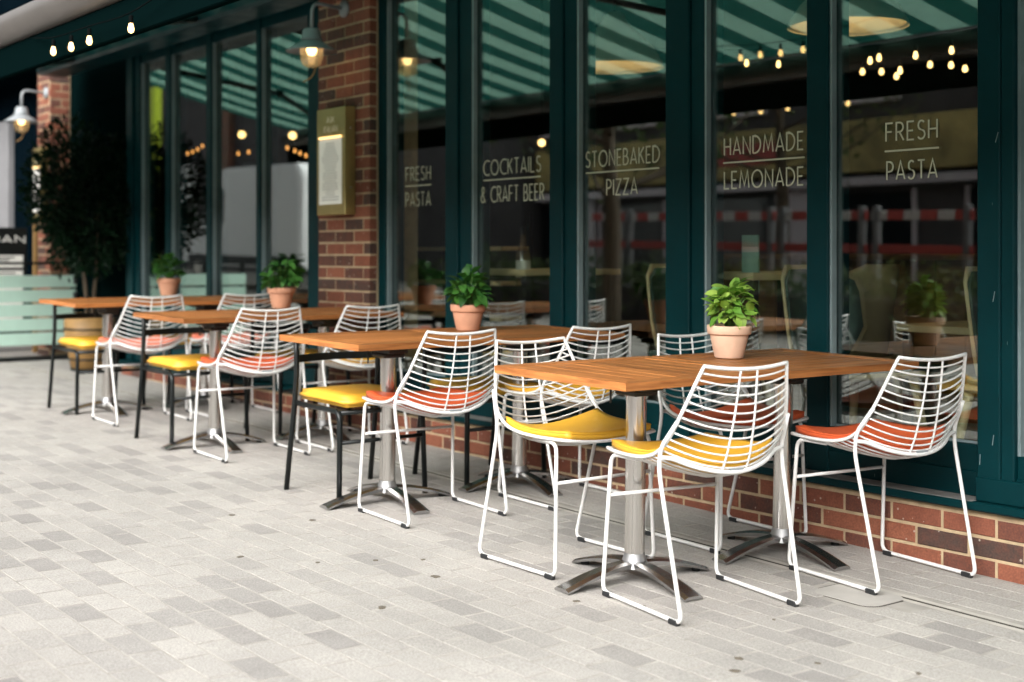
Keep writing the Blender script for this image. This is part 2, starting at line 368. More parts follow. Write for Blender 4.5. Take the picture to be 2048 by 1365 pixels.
def awning_mat():
    m = bpy.data.materials.new('striped_canvas'); m.use_nodes = True; nt = m.node_tree; L = nt.links.new
    p = nt.nodes['Principled BSDF']; p.inputs['Roughness'].default_value = .9
    tc = nt.nodes.new('ShaderNodeTexCoord'); sx = nt.nodes.new('ShaderNodeSeparateXYZ'); L(tc.outputs['Object'], sx.inputs[0])
    mo = nt.nodes.new('ShaderNodeMath'); mo.operation = 'PINGPONG'; L(sx.outputs['X'], mo.inputs[0]); mo.inputs[1].default_value = .19
    lt = nt.nodes.new('ShaderNodeMath'); lt.operation = 'LESS_THAN'; L(mo.outputs[0], lt.inputs[0]); lt.inputs[1].default_value = .095
    mx = nt.nodes.new('ShaderNodeMix'); mx.data_type = 'RGBA'; L(lt.outputs[0], mx.inputs['Factor']); mx.inputs['A'].default_value = (.010, .075, .060, 1); mx.inputs['B'].default_value = (.20, .37, .30, 1)
    L(mx.outputs['Result'], p.inputs['Base Color'])
    t = nt.nodes.new('ShaderNodeBsdfTranslucent'); L(mx.outputs['Result'], t.inputs['Color'])
    ms = nt.nodes.new('ShaderNodeMixShader'); ms.inputs[0].default_value = .45; L(p.outputs[0], ms.inputs[1]); L(t.outputs[0], ms.inputs[2]); L(ms.outputs[0], nt.nodes['Material Output'].inputs['Surface'])
    return m
M['canvas'] = awning_mat()
def brick_tex_mat():
    m = bpy.data.materials.new('far_brick'); m.use_nodes = True; nt = m.node_tree; p = nt.nodes['Principled BSDF']; L = nt.links.new
    tc = nt.nodes.new('ShaderNodeTexCoord'); mp = nt.nodes.new('ShaderNodeMapping'); mp.inputs['Rotation'].default_value = (PI / 2, 0, 0)
    b = nt.nodes.new('ShaderNodeTexBrick'); b.inputs['Scale'].default_value = 1; b.inputs['Brick Width'].default_value = .225; b.inputs['Row Height'].default_value = .075; b.inputs['Mortar Size'].default_value = .005
    b.inputs['Color1'].default_value = (.22, .075, .05, 1); b.inputs['Color2'].default_value = (.11, .055, .045, 1); b.inputs['Mortar'].default_value = (.4, .31, .2, 1)
    L(tc.outputs['Object'], mp.inputs[0]); L(mp.outputs[0], b.inputs['Vector']); L(b.outputs['Color'], p.inputs['Base Color']); p.inputs['Roughness'].default_value = .9
    return m
M['farbrick'] = brick_tex_mat()

# ------------------------------------------------------------------ stroke lettering
def circ(cx, cy, rx, ry, a0, a1, n=12):
    return [(cx + rx * math.cos(math.radians(a0 + (a1 - a0) * i / n)), cy + ry * math.sin(math.radians(a0 + (a1 - a0) * i / n))) for i in range(n + 1)]
GL = {
 'F': (.44, [[(0, 0), (0, 1), (.44, 1)], [(0, .52), (.38, .52)]]),
 'R': (.48, [[(0, 0), (0, 1), (.2, 1)] + circ(.2, .74, .24, .26, 90, -90, 8)[1:] + [(0, .48)], [(.2, .48), (.48, 0)]]),
 'E': (.42, [[(.42, 0), (0, 0), (0, 1), (.42, 1)], [(0, .5), (.36, .5)]]),
 'S': (.46, [circ(.24, .75, .2, .25, 35, 270, 10) + circ(.22, .25, .23, .25, 90, -150, 10)]),
 'H': (.52, [[(0, 0), (0, 1)], [(.52, 0), (.52, 1)], [(0, .5), (.52, .5)]]),
 'P': (.46, [[(0, 0), (0, 1), (.2, 1)] + circ(.2, .73, .26, .27, 90, -90, 8)[1:] + [(0, .46)]]),
 'A': (.62, [[(0, 0), (.31, 1), (.62, 0)], [(.09, .27), (.53, .27)]]),
 'T': (.5, [[(0, 1), (.5, 1)], [(.25, 0), (.25, 1)]]),
 'C': (.66, [circ(.46, .5, .46, .5, 55, 305, 18)]),
 'O': (.86, [circ(.43, .5, .43, .5, 0, 360, 24)]),
 'K': (.5, [[(0, 0), (0, 1)], [(.48, 1), (.02, .45)], [(.14, .58), (.5, 0)]]),
 'I': (.0, [[(0, 0), (0, 1)]]),
 'L': (.40, [[(0, 1), (0, 0), (.40, 0)]]),
 '&': (.58, [[(.56, 0), (.14, .66)] + circ(.27, .8, .15, .2, 200, -40, 8) + circ(.22, .26, .22, .26, 110, 350, 10)]),
 'B': (.48, [[(0, .52), (.2, .52)] + circ(.22, .26, .26, .26, 90, -90, 8) + [(0, 0), (0, 1), (.18, 1)] + circ(.18, .76, .22, .24, 90, -90, 8)]),
 'N': (.58, [[(0, 0), (0, 1), (.58, 0), (.58, 1)]]),
 'Z': (.52, [[(0, 1), (.52, 1), (0, 0), (.52, 0)]]),
 'M': (.78, [[(0, 0), (.12, 1), (.39, .15), (.66, 1), (.78, 0)]]),
 'D': (.62, [[(0, 0), (0, 1), (.14, 1)] + circ(.14, .5, .48, .5, 90, -90, 12) + [(0, 0)]]),
 ' ': (.28, []),
}
def text_mesh(mb, s, x0, x1, z0, z1, y, sw, plane='xz', gap=.24, thick=.0012):
    """flat raised strokes; facing -y (plane xz) or +x (plane yz)"""
    W = sum(GL[c][0] for c in s) + gap * (len(s) - 1)
    k = (x1 - x0) / W; h = z1 - z0; cx = 0
    for c in s:
        for pl in GL[c][1]:
            P = [(x0 + (cx + a) * k, z0 + b * h) for a, b in pl]
            left, right = [], []
            for i in range(len(P)):
                a = Vector(P[max(i - 1, 0)]); b = Vector(P[min(i + 1, len(P) - 1)])
                p = Vector(P[i])
                d1 = (p - a).normalized() if i else (b - p).normalized()
                d2 = (b - p).normalized() if i < len(P) - 1 else d1
                t = d1 + d2
                t = t.normalized() if t.length > .05 else d1
                n = Vector((-t.y, t.x)); sc_ = 1 / max(.5, abs(n.dot(Vector((-d1.y, d1.x)))))
                left.append(p + n * sw / 2 * sc_); right.append(p - n * sw / 2 * sc_)
            N = len(P)
            def pt(q, o): return (q[0], y - o, q[1]) if plane == 'xz' else (y + o, q[0], q[1])
            vs = [pt(q, thick) for q in left] + [pt(q, thick) for q in right] + [pt(q, 0) for q in left] + [pt(q, 0) for q in right]
            fs = []
            for i in range(N - 1):
                fs += [(i, i + 1, N + i + 1, N + i), (i, 2 * N + i, 2 * N + i + 1, i + 1), (N + i, N + i + 1, 3 * N + i + 1, 3 * N + i)]
            mb.add(vs, fs)
        cx += GL[c][0] + gap
    return mb

# ================================================================== SETTING
# ---- ground sheet (follows the slope of the street)
mb = MB(); mb.add([(-90, -14.5, gz(-90) - .0013), (60, -14.5, gz(60) - .0013), (60, 12, gz(60) - .0013), (-90, 12, gz(-90) - .0013)], [(0, 1, 2, 3)])
pavement = tag(mb.build('pavement', M['sand']), kind='structure')
mb = MB(); mb.add([(-90, -60, gz(-90) - .012), (60, -60, gz(60) - .012), (60, -14.5, gz(60) - .012), (-90, -14.5, gz(-90) - .012)], [(0, 1, 2, 3)])
tag(mb.build('road', M['asphalt']), kind='structure')

# ---- block pavers
def paver_mb(L_, W_):
    b = .0006; h = .006; m = MB(); x, y = L_ / 2, W_ / 2
    vs = [(-x, -y, -h), (x, -y, -h), (x, y, -h), (-x, y, -h), (-x, -y, -b * .6), (x, -y, -b * .6), (x, y, -b * .6), (-x, y, -b * .6),
          (-x + b, -y + b, 0), (x - b, -y + b, 0), (x - b, y - b, 0), (-x + b, y - b, 0)]
    m.add(vs, [(8, 9, 10, 11)] + [(i, (i + 1) % 4, 4 + (i + 1) % 4, 4 + i) for i in range(4)] + [(4 + i, 4 + (i + 1) % 4, 8 + (i + 1) % 4, 8 + i) for i in range(4)])
    return m
rp = random.Random(11)
def paver_tone():
    t = rp.random()
    if t < .17: return rp.uniform(.10, .38)
    if t < .32: return rp.uniform(.45, .62)
    return rp.uniform(.70, .98)
PV = []                                             # x, y, tone, length
PX, PY = .2, .1
row = 0; y = -.58
while y > -5.2:
    off = (row % 2) * .1 + rp.uniform(-.012, .012)
    x = -15 + off
    while x < 1.2:
        if not (-3.075 < x < -2.80 and -.70 < y < -.45):
            PV.append((x, y, paver_tone(), .186))
        x += PX
    y -= PY; row += 1
row = 0; y = -.07                                   # three courses between the slot and the wall
for y in (-.07, -.17, -.27, -.37):
    x = -15 + (row % 2) * .15
    while x < 1.2:
        PV.append((x, y, min(.98, .62 + .36 * rp.random()), .286)); x += .3
    row += 1
camp = Vector(cam.location)
fw = Vector((-math.sin(math.radians(52.858)), math.cos(math.radians(52.858)))); rt = Vector((fw.y, -fw.x))
def in_view(x, y):
    v = Vector((x - camp.x, y - camp.y)); d = v.dot(fw)
    if d < 3.4: return None
    if abs(v.dot(rt) / d) > .385: return None
    return d
near = sorted([(in_view(p[0], p[1]), i) for i, p in enumerate(PV) if in_view(p[0], p[1])])[:300]
near_ids = {i for _, i in near}
tones = [.08, .18, .28, .40, .52, .68, .74, .80, .86, .92, .97]
pm = {}
for L_ in (.186, .286):
    for t in tones: pm[(L_, t)] = paver_mb(L_, .0915).mesh('paver', M['paver'], t)
farmb = MB(); ftone = []
base = {L_: paver_mb(L_, .0915) for L_ in (.186, .286)}
rot_t = TILT.to_euler()
for i, (x, y, t, L_) in enumerate(PV):
    lift = rp.uniform(-.0004, .0006)
    if i in near_ids:
        k = min(tones, key=lambda q: abs(q - t))
        o = obj('paver', pm[(L_, k)], pavement, (x, y, gz(x) + lift), rot_t)
        o.rotation_euler = (TILT @ Matrix.Rotation(rp.uniform(-.008, .008), 3, 'Z')).to_euler()
    else:
        b = base[L_]
        farmb.add([(vx + x, vy + y, vz + gz(x + vx) + lift) for vx, vy, vz in b.v], b.f); ftone += [t] * len(b.v)
o = farmb.build('paver_field', M['paver'], pavement, tone=ftone); o['kind'] = 'stuff'

# ---- drainage slot along the facade
r = random.Random(3)
me_, mg_ = MB(), MB()
xs = [-14 + i * .35 for i in range(45)]
for i in range(len(xs) - 1):
    x0, x1 = xs[i], xs[i + 1]; ya, yb = -.485 + .006 * math.sin(x0 * 3.1), -.485 + .006 * math.sin(x1 * 3.1)
    for s_, w0, w1 in ((me_, -.034, -.008), (me_, .008, .034)):
        s_.add([(x0, ya + w0, gz(x0) - .0005), (x1, yb + w0, gz(x1) - .0005), (x1, yb + w1, gz(x1) - .0005), (x0, ya + w1, gz(x0) - .0005)], [(0, 1, 2, 3)])
    mg_.add([(x0, ya - .008, gz(x0) - .0009), (x1, yb - .008, gz(x1) - .0009), (x1, yb + .008, gz(x1) - .0009), (x0, ya + .008, gz(x0) - .0009)], [(0, 1, 2, 3)])
dr = me_.build('drainage_slot', M['slotedge'], pavement); mg_.build('slot_opening', M['groove'], dr)
# ---- small inspection cover with rounded corners
def rrect(w, h, rad, n=6):
    P = []
    for sx, sy, a0 in ((1, 1, 0), (-1, 1, 90), (-1, -1, 180), (1, -1, 270)):
        for i in range(n + 1):
            a = math.radians(a0 + 90 * i / n); P.append((sx * (w / 2 - rad) + rad * math.cos(a), sy * (h / 2 - rad) + rad * math.sin(a)))
    return P
cov = thing('inspection_cover', 'pale inspection cover with rounded corners set in the paving by the wall', 'cover')
ground_place(cov, -2.94, -.585, 0)
MB().prism(rrect(.276, .221, .062), 'z', -.004, -.0006).build('frame', M['groove'], cov)
MB().prism(rrect(.261, .206, .056), 'z', -.003, .0008).build('plate', M['concrete'], cov)
# ---- trodden gum marks and a few dead leaves
for i, (x, y, s_) in enumerate([(-2.62, -1.52, .017), (-2.69, -1.43, .016), (-2.53, -1.28, .012), (-2.42, -1.66, .013), (-3.95, -1.62, .022), (-3.72, -1.98, .018), (-4.18, -1.52, .012), (-4.27, -1.67, .014), (-3.42, -1.42, .016),
                                (-4.6, -2.05, .016), (-4.36, -1.86, .012), (-5.02, -1.52, .018), (-5.3, -1.75, .016), (-2.31, -1.12, .012), (-3.25, -1.28, .010), (-2.9, -1.05, .008)]):
    q = random.Random(i); P = [(s_ * q.uniform(.6, 1.1) * math.cos(a * PI / 5), s_ * q.uniform(.45, .9) * math.sin(a * PI / 5)) for a in range(10)]
    o = MB().prism(P, 'z', -.001, .0016).build('gum_mark', M['stain'], pavement); ground_place(o, x, y, q.uniform(0, 3))

# ================================================================== RESTAURANT BUILDING
bld = thing('restaurant_building', 'brick and dark teal restaurant front with tall glazed bays and gold lettering', 'restaurant')
def brick_mb(L_, H_=.063, D=.05):
    L_ -= .003; b = .003; x, z = L_ / 2, H_ / 2; m = MB()
    vs = [(-x, D, -z), (x, D, -z), (x, D, z), (-x, D, z), (-x, b, -z), (x, b, -z), (x, b, z), (-x, b, z), (-x + b, 0, -z + b), (x - b, 0, -z + b), (x - b, 0, z - b), (-x + b, 0, z - b)]
    return m.add(vs, [(8, 9, 10, 11)] + [(i, (i + 1) % 4, 4 + (i + 1) % 4, 4 + i) for i in range(4)] + [(4 + i, 4 + (i + 1) % 4, 8 + (i + 1) % 4, 8 + i) for i in range(4)])
btones = [.08, .22, .36, .5, .6, .7, .8, .92]
bmesh_cache = {}
def brick_piece(L_, t):
    k = (round(L_, 3), t)
    if k not in bmesh_cache: bmesh_cache[k] = brick_mb(L_).mesh('brick', M['brick'], t)
    return bmesh_cache[k]
rb = random.Random(5)
def brick_courses(x0, x1, ztop_joint, zmin, zmax, parent=None, into=None, y=0.0, phase=0):
    """running bond between x0 and x1; pieces clipped at the ends"""
    n = 0; z = ztop_joint - .0375
    while z - .0375 > zmin: z -= .075; n += 1
    while z < zmax:
        off = .1125 * ((n + phase) % 2); x = x0 - off
        while x < x1 - .01:
            a, b = max(x, x0), min(x + .215, x1)
            if b - a > .03:
                t = rb.choice(btones if rb.random() < .8 else btones[:3])
                if into is None:
                    obj('brick', brick_piece(b - a, t), parent, ((a + b) / 2, y + rb.uniform(-.002, .002), z + rb.uniform(-.001, .001)))
                else:
                    q = brick_mb(b - a); yo = y + rb.uniform(-.002, .002)
                    into[0].add([(vx + (a + b) / 2, vy + yo, vz + z) for vx, vy, vz in q.v], q.f); into[1].extend([t] * len(q.v))
            x += .225
        z += .075; n -= 1
# plinth under the right bay
pl = MB().box(-7.074, .8, .005, .30, -.35, .217).build('plinth_wall', M['mortar'], bld)
brick_courses(-7.074, -1.9, .198, -.12, .215, pl)
pl2 = MB().box(-11.08, -7.71, .005, .30, -.35, .217).build('plinth_wall', M['mortar'], bld)
acc = (MB(), []); brick_courses(-11.08, -7.71, .198, -.05, .215, None, acc); o = acc[0].build('brick_courses', M['brick'], pl2, tone=acc[1]); o['kind'] = 'stuff'
# pillar with the menu
pi = MB().box(-7.705, -7.079, .005, .35, -.2, 4.2).build('brick_pillar', M['mortar'], bld)
brick_courses(-7.71, -7.074, 2.5585, .02, 3.0, pi, phase=1)
# upper wall above the awning, fascia
MB().box(-13.25, 1.0, .0, .4, 3.12, 9).build('upper_wall', M['farbrick'], bld)
MB().box(-11.08, -7.71, .03, .34, 2.86, 3.12).box(-7.074, 1.0, .03, .34, 2.86, 3.12).build('fascia', M['teal'], bld)
# far pillar and dark entrance recess
p2 = MB().box(-13.245, -12.906, .005, .30, -.2, 4.2).build('brick_pillar', M['mortar'], bld)
acc = (MB(), []); brick_courses(-13.25, -12.90, 2.5585, .1, 3.1, None, acc)
n = 0; z = .25
while z < 3.1:                                        # the pillar's right-hand return face
    yy = 0.005 - .1125 * (n % 2)
    while yy < .19:
        a, b = max(yy, .005), min(yy + .215, .19)
        if b - a > .04:
            t = rb.choice(btones); q = brick_mb(b - a)
            acc[0].add([(-12.90 - vy, (a + b) / 2 + vx, vz + z) for vx, vy, vz in q.v], q.f); acc[1].extend([t] * len(q.v))
        yy += .225
    z += .075; n += 1
o = acc[0].build('brick_courses', M['brick'], p2, tone=acc[1]); o['kind'] = 'stuff'
MB().box(-12.91, -11.08, .20, .32, -.2, 3.2).build('recess_shade_panel', M['dark'], bld)  # shallow panel, painted near-black for the shade of a deeper recess
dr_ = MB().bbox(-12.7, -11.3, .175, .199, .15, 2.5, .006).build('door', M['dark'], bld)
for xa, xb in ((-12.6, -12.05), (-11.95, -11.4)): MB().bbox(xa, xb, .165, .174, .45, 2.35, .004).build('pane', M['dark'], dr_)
MB().tube([(-12.02, .13, .95), (-12.02, .13, 1.5)], .012).build('handle', M['brass'], dr_)

# sill
MB().bbox(-7.074, 1.0, -.035, .30, .219, .251, .006).build('sill', M['teal'], bld)
MB().bbox(-11.08, -7.71, -.035, .30, .219, .251, .006).build('sill', M['teal'], bld)
MB().box(-7.06, -2.884, -.030, .066, .2505, .2525).build('dusty_ledge', M['dust'], bld)
# windows: (post left, post right) front faces, glass between
HEAD = 2.86
def window(x0, x1, lines=(), yf=.06, bottom=.44, name='window'):
    """bottom rail and head between the posts, bead on the left jamb, pane, lettering"""
    w = MB().bbox(x0, x1, yf + .012, yf + .10, .251, bottom, .004).build(name, M['teal'], bld)
    MB().bbox(x0, x1, yf + .012, yf + .10, 2.72, HEAD, .004).build('head_rail', M['teal'], w)
    MB().bbox(x0, x1, yf + .004, yf + .0125, .252, .345, .003).build('weather_rail', M['teal'], w)
    MB().box(x0, x0 + .012, yf + .014, yf + .042, bottom, 2.72).box(x0 + .012, x1 - .004, yf + .028, yf + .042, bottom, bottom + .010).build('bead', M['bead'], w)
    MB().box(x0, x1, yf + .044, yf + .050, bottom, 2.72).build('pane', M['glass'], w)
    for s, a, b, z0, z1, sw in lines:
        if s == '_': MB().box(a, b, yf + .0425, yf + .0436, z0, z1).build('rule', M['letter'], w)
        else:
            tot = sum(GL[c][0] for c in s) + .24 * (len(s) - 1); k = (b - a) / tot; cx = a
            for wd in s.split(' '):
                wl = (sum(GL[c][0] for c in wd) + .24 * (len(wd) - 1)) * k
                text_mesh(MB(), wd, cx, cx + wl, z0, z1, yf + .0436, sw).build('lettering', M['letter'], w); cx += wl + (.28 + .48) * k
    return w
def post(parts):
    for x0, x1, yf in parts: MB().bbox(x0, x1, yf, .20, .252, HEAD, .005).build('post', M['teal'], bld)
SW = .0066
window(-3.611, -2.80, [('FRESH', -3.356, -3.122, 1.577, 1.647, SW), ('_', -3.362, -3.114, 1.535, 1.542, 0), ('PASTA', -3.352, -3.122, 1.426, 1.496, SW)])
window(-4.318, -3.70, [('HANDMADE', -4.225, -3.775, 1.573, 1.647, SW), ('_', -4.232, -3.768, 1.536, 1.543, 0), ('LEMONADE', -4.225, -3.775, 1.425, 1.499, SW)])
window(-5.205, -4.54, [('STONEBAKED', -5.172, -4.642, 1.568, 1.644, SW), ('_', -5.172, -4.642, 1.536, 1.543, 0), ('PIZZA', -5.015, -4.795, 1.424, 1.500, SW)])
window(-6.109, -5.39, [('COCKTAILS', -6.04, -5.535, 1.568, 1.648, SW), ('_', -6.04, -5.535, 1.537, 1.544, 0), ('& CRAFT BEER', -6.062, -5.508, 1.420, 1.503, SW)])
window(-6.994, -6.33, [('FRESH', -6.83, -6.565, 1.572, 1.65, SW), ('_', -6.835, -6.562, 1.537, 1.544, 0), ('PASTA', -6.83, -6.565, 1.420, 1.50, SW)])
window(-2.735, -1.6, yf=.012, bottom=.425)
window(-8.647, -7.93); window(-9.45, -8.70); window(-10.21, -9.53); window(-10.83, -10.30)
post([(-2.882, -2.789, 0.0), (-2.7875, -2.735, .002)]); post([(-3.723, -3.611, .06)]); post([(-4.559, -4.405, .06), (-4.403, -4.318, .072)])
post([(-5.412, -5.306, .06), (-5.304, -5.205, .072)]); post([(-6.353, -6.231, .06), (-6.229, -6.109, .072)])
post([(-7.074, -6.994, .06)]); post([(-7.939, -7.712, .05)]); post([(-8.712, -8.647, .06)]); post([(-9.54, -9.45, .06)]); post([(-10.31, -10.21, .06)])
post([(-11.08, -10.95, .04), (-10.948, -10.83, .06)]); post([(-1.6, -1.5, 0.0)])
for x_, z_, a_ in ((-2.812, .985, .2), (-2.815, .475, .15), (-2.868, .40, .05), (-2.80, 1.55, .3)):
    MB().box(-.0011, .0011, -.0012, .0002, -.019, .019).build('scratch', M['bead'], bld, (x_, -.0002, z_)).rotation_euler = (0, a_, 0)
MB().bbox(-2.884, -1.5, -.006, .014, .2515, .338, .004).build('weather_rail', M['teal'], bld)
MB().bbox(-1.5, 1.0, .05, .3, .252, 2.86, .004).build('side_panel', M['teal'], bld)

# ---- room behind the glass
tag(MB().box(-17, 1, .61, 6.2, .02, .10).build('interior_floor', M['roomfloor']), kind='structure')
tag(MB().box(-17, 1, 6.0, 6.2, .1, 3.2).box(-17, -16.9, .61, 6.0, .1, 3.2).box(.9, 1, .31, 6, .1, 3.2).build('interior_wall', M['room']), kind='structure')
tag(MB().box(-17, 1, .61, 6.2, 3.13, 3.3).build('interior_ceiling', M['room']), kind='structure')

# ---- neighbouring shop on the left
nb = thing('neighbouring_shop', 'dark navy shopfront with grey pilaster beyond the far brick pillar', 'shop')
MB().box(-30, -13.26, .35, .6, -.2, 9).build('wall', M['navy'], nb)
MB().bbox(-16.4, -15.12, .28, .36, 0, 2.6, .01).build('pilaster', M['greypil'], nb)
MB().bbox(-14.1, -13.5, .30, .349, .6, 2.3, .01).build('window', M['navy'], nb)
MB().bbox(-30, -13.3, -.25, .36, 3.0, 3.5, .02).build('cornice', M['navy'], nb)
MB().bbox(-30, -13.6, -.28, -.251, 3.62, 3.72, .01).build('pale_trim', M['white_wall'], nb)

# ================================================================== AWNING
aw = thing('awning', 'green and mint striped canvas awning with grey metal front bar', 'awning')
v = [(-12.4, .02, 2.93), (1.2, .02, 2.93), (1.2, -2.08, 2.40), (-12.4, -2.08, 2.40)]
n = 16
vs = []; fs = []
for i in range(n + 1):
    t = i / n; sag = -.03 * math.sin(PI * t)
    for x in (-12.4, 1.2): vs.append((x, .02 - 2.10 * t, 2.93 - .53 * t + sag))
for i in range(n): fs.append((2 * i, 2 * i + 1, 2 * i + 3, 2 * i + 2))
MB().add(vs, fs, True).build('canvas', M['canvas'], aw)
NP = 22; ring = [(-2.09 + .082 * math.cos(2 * PI * k / NP), 2.307 + .082 * math.sin(2 * PI * k / NP)) for k in range(NP)]
fb = MB().add([(x, y, z) for x in (-12.45, 1.25) for y, z in ring], [(k, (k + 1) % NP, NP + (k + 1) % NP, NP + k) for k in range(NP)], True).build('front_bar', M['metal_bar'], aw)
for x in (-12.452, 1.252): MB().prism(ring, 'x', x - .01, x + .01).build('end_cap', M['black'], fb)
MB().bbox(-12.45, 1.25, -2.10, -2.06, 2.065, 2.222, .006).build('valance_beam', M['dark'], aw)
MB().bbox(-12.45, 1.25, -.27, -.001, 2.76, 3.05, .02).build('cassette', M['teal'], aw)
for xa in (-11.6, -9.1, -6.6, -3.2, -.6):
    el = (xa + .75, -1.15, 2.56)
    a_ = MB().tube([(xa, -.1, 2.84), el], .022).tube([el, (xa + .1, -2.05, 2.33)], .02).build('folding_arm', M['black'], aw)
    MB().lathe([(0, -.03), (.03, -.03), (.03, .03), (0, .03)], 12, el).build('elbow', M['black'], a_)

# ================================================================== WHITE WIRE CHAIR (faces local +x)
SIDE = [(-.225, .165, .80), (-.205, .182, .745), (-.185, .20, .685), (-.16, .218, .62), (-.13, .233, .56), (-.08, .24, .517), (-.01, .241, .495), (.08, .238, .488), (.16, .23, .487), (.235, .212, .487)]
CEN = [(-.24, 0, .787), (-.232, 0, .715), (-.222, 0, .64), (-.208, 0, .57), (-.19, 0, .50), (-.165, 0, .452), (-.10, 0, .43), (0, 0, .43), (.11, 0, .445), (.23, 0, .470)]
NS = 61
SIDE_S, CEN_S = spline(SIDE, NS), spline(CEN, NS)
def shell(s, t):
    """point on the bucket: s along the profile 0..1, t across -1..1"""
    f = s * (NS - 1); k = min(int(f), NS - 2); u = f - k
    sd_ = SIDE_S[k].lerp(SIDE_S[k + 1], u); ce = CEN_S[k].lerp(CEN_S[k + 1], u)
    q = abs(t) ** 2.0
    return Vector((ce.x + (sd_.x - ce.x) * q, sd_.y * t, ce.z + (sd_.z - ce.z) * q))
WR = .0034
def cushion_mesh(mats, seed):
    q = random.Random(seed); s0, s1 = .56, .995; nu, nv = 16, 18; th = .030
    top, bot = [], []
    for i in range(nu + 1):
        for j in range(nv + 1):
            u, v_ = i / nu, -1 + 2 * j / nv
            p = shell(s0 + (s1 - s0) * u, v_ * .93)
            e = min(u, 1 - u) * 2; ev = 1 - abs(v_)
            rnd = min(1, (e / .10) if e < .10 else 1) * min(1, (ev / .10) if ev < .10 else 1)
            rnd = math.sqrt(max(0, 1 - (1 - rnd) ** 2))
            cut = 1
            bot.append((p.x, p.y, p.z + .007)); top.append((p.x, p.y, p.z + .009 + th * (.72 + .28 * rnd) + .003 * math.sin(5 * u + seed) * rnd))
    m = MB(); W_ = nv + 1; N_ = len(top); fs = []
    for i in range(nu):
        for j in range(nv):
            a = i * W_ + j; fs += [(a, a + 1, a + W_ + 1, a + W_), (N_ + a, N_ + a + W_, N_ + a + W_ + 1, N_ + a + 1)]
    for i in range(nu):
        a = i * W_; b = a + nv; fs += [(a, a + W_, N_ + a + W_, N_ + a), (b, N_ + b, N_ + b + W_, b + W_)]
    for j in range(nv):
        a = j; b = nu * W_ + j; fs += [(a, N_ + a, N_ + a + 1, a + 1), (b, b + 1, N_ + b + 1, N_ + b)]
    m.add(top + bot, fs, True)
    loop = [top[j] for j in range(W_)] + [top[i * W_ + nv] for i in range(1, nu + 1)] + [top[nu * W_ + j] for j in range(nv - 1, -1, -1)] + [top[i * W_] for i in range(nu - 1, 0, -1)]
    m.tube([Vector(p) + Vector((0, 0, -.004)) for p in loop], .0024, 6, closed=True)          # stitched edge
    return m.mesh('cushion', mats)
def make_wire_chair():
    root = thing('wire_chair', '', 'chair')
    rim = [shell(i / 40, 1) for i in range(41)] + [shell(1, 1 - 2 * i / 14) for i in range(1, 14)] + [shell(1 - i / 40, -1) for i in range(41)] + [shell(0, -1 + 2 * i / 14) for i in range(1, 14)]
    MB().tube(rim, .0063, 8, closed=True).build('seat_rim', M['white'], root)
    for k in range(1, 23):                                            # cross wires
        s = k / 23 * .985
        MB().tube([shell(s, -1 + 2 * i / 16) for i in range(17)], WR, 6).build('wire', M['white'], root)
    for t in (-.2, .2):                                              # pair of long wires
        MB().tube([shell(i / 40, t) + Vector((0, 0, -.002)) for i in range(41)], WR * 1.15, 6).build('long_wire', M['white'], root)
    for sy in (1, -1):
        rear_tip = (-.168, sy * .222, .625); rear_knee = (-.105, sy * .244, .515); rb_ = (-.225, sy * .238, .012)
        fb_ = (.215, sy * .238, .012); ft = (.195, sy * .222, .474)
        path = [rear_tip] + arc((-.125, sy * .243, .553), (-.100, sy * .249, .508), (-.120, sy * .248, .430), 6) + fillet([(-.128, sy * .247, .40), rb_, fb_, ft, (.06, sy * .212, .474)], .035)[1:]
        lg = MB().tube(path, .0072, 8).build('sled_leg', M['white'], root)
        for x in (-.185, .185):
            MB().bbox(x - .022, x + .022, sy * .238 - .0095, sy * .238 + .0095, .0, .018, .003).build('glide', M['rubber'], lg)
    # arc under the back of the bucket joining the rear legs
    arcp = [(-.112, .249, .508)] + [tuple(shell(.525, t) + Vector((-.007, 0, -.008))) for t in (.86, .68, .5, .25, 0, -.25, -.5, -.68, -.86)] + [(-.112, -.249, .508)]
    MB().tube(spline(arcp, 25), .0075, 8).build('rear_hoop', M['white'], root)
    MB().tube([(.202, .230, .335), (.202, -.230, .335)], .0062, 8).build('stretcher', M['white'], root)
    MB().box(-.186, -.183, -.028, .028, .455, .468).build('maker_plate', M['lampgrey'], root)
    cu = obj('cushion', cushion_mesh(M['yellow'], 1), root)
    return root
proto = make_wire_chair()
CUSH = {c: cushion_mesh(M[c], i + 1) for i, c in enumerate(('yellow', 'orange', 'salmon'))}
WC = [  # x, y, yaw, cushion, label
 (-3.885, -1.079, 1.2, 'yellow', 'white wire chair with yellow cushion tucked under the left of the nearest table, facing right'),
 (-3.19, -1.088, 180 - 7.6, 'yellow', 'white wire chair with yellow cushion in front, its back hiding the nearest table'),
 (-3.08, -.291, 180 - 5.7, 'orange', 'rightmost white wire chair with orange cushion beside the brick plinth'),
 (-3.82, -.315, -1, 'orange', 'white wire chair with red-orange cushion behind the nearest table, left of its inner leg'),
 (-4.846, -1.037, 180 - 2.7, 'orange', 'white wire chair with orange cushion on the street side of the second table'),
 (-4.79, -.325, 180 - 1, 'yellow', 'white wire chair with yellow cushion on the window side of the second table'),
 (-6.70, -.967, 180 - 1.4, 'orange', 'white wire chair with orange cushion on the street side of the third table'),
 (-6.715, -.335, 180 - 1, 'yellow', 'white wire chair with yellow cushion in front of the brick pillar'),
 (-8.275, -.95, 180 - .6, 'salmon', 'white wire chair with coral cushion on the street side of the farthest table'),
 (-8.30, -.31, 180 - 1, 'salmon', 'white wire chair with coral cushion on the window side of the farthest table'),
]
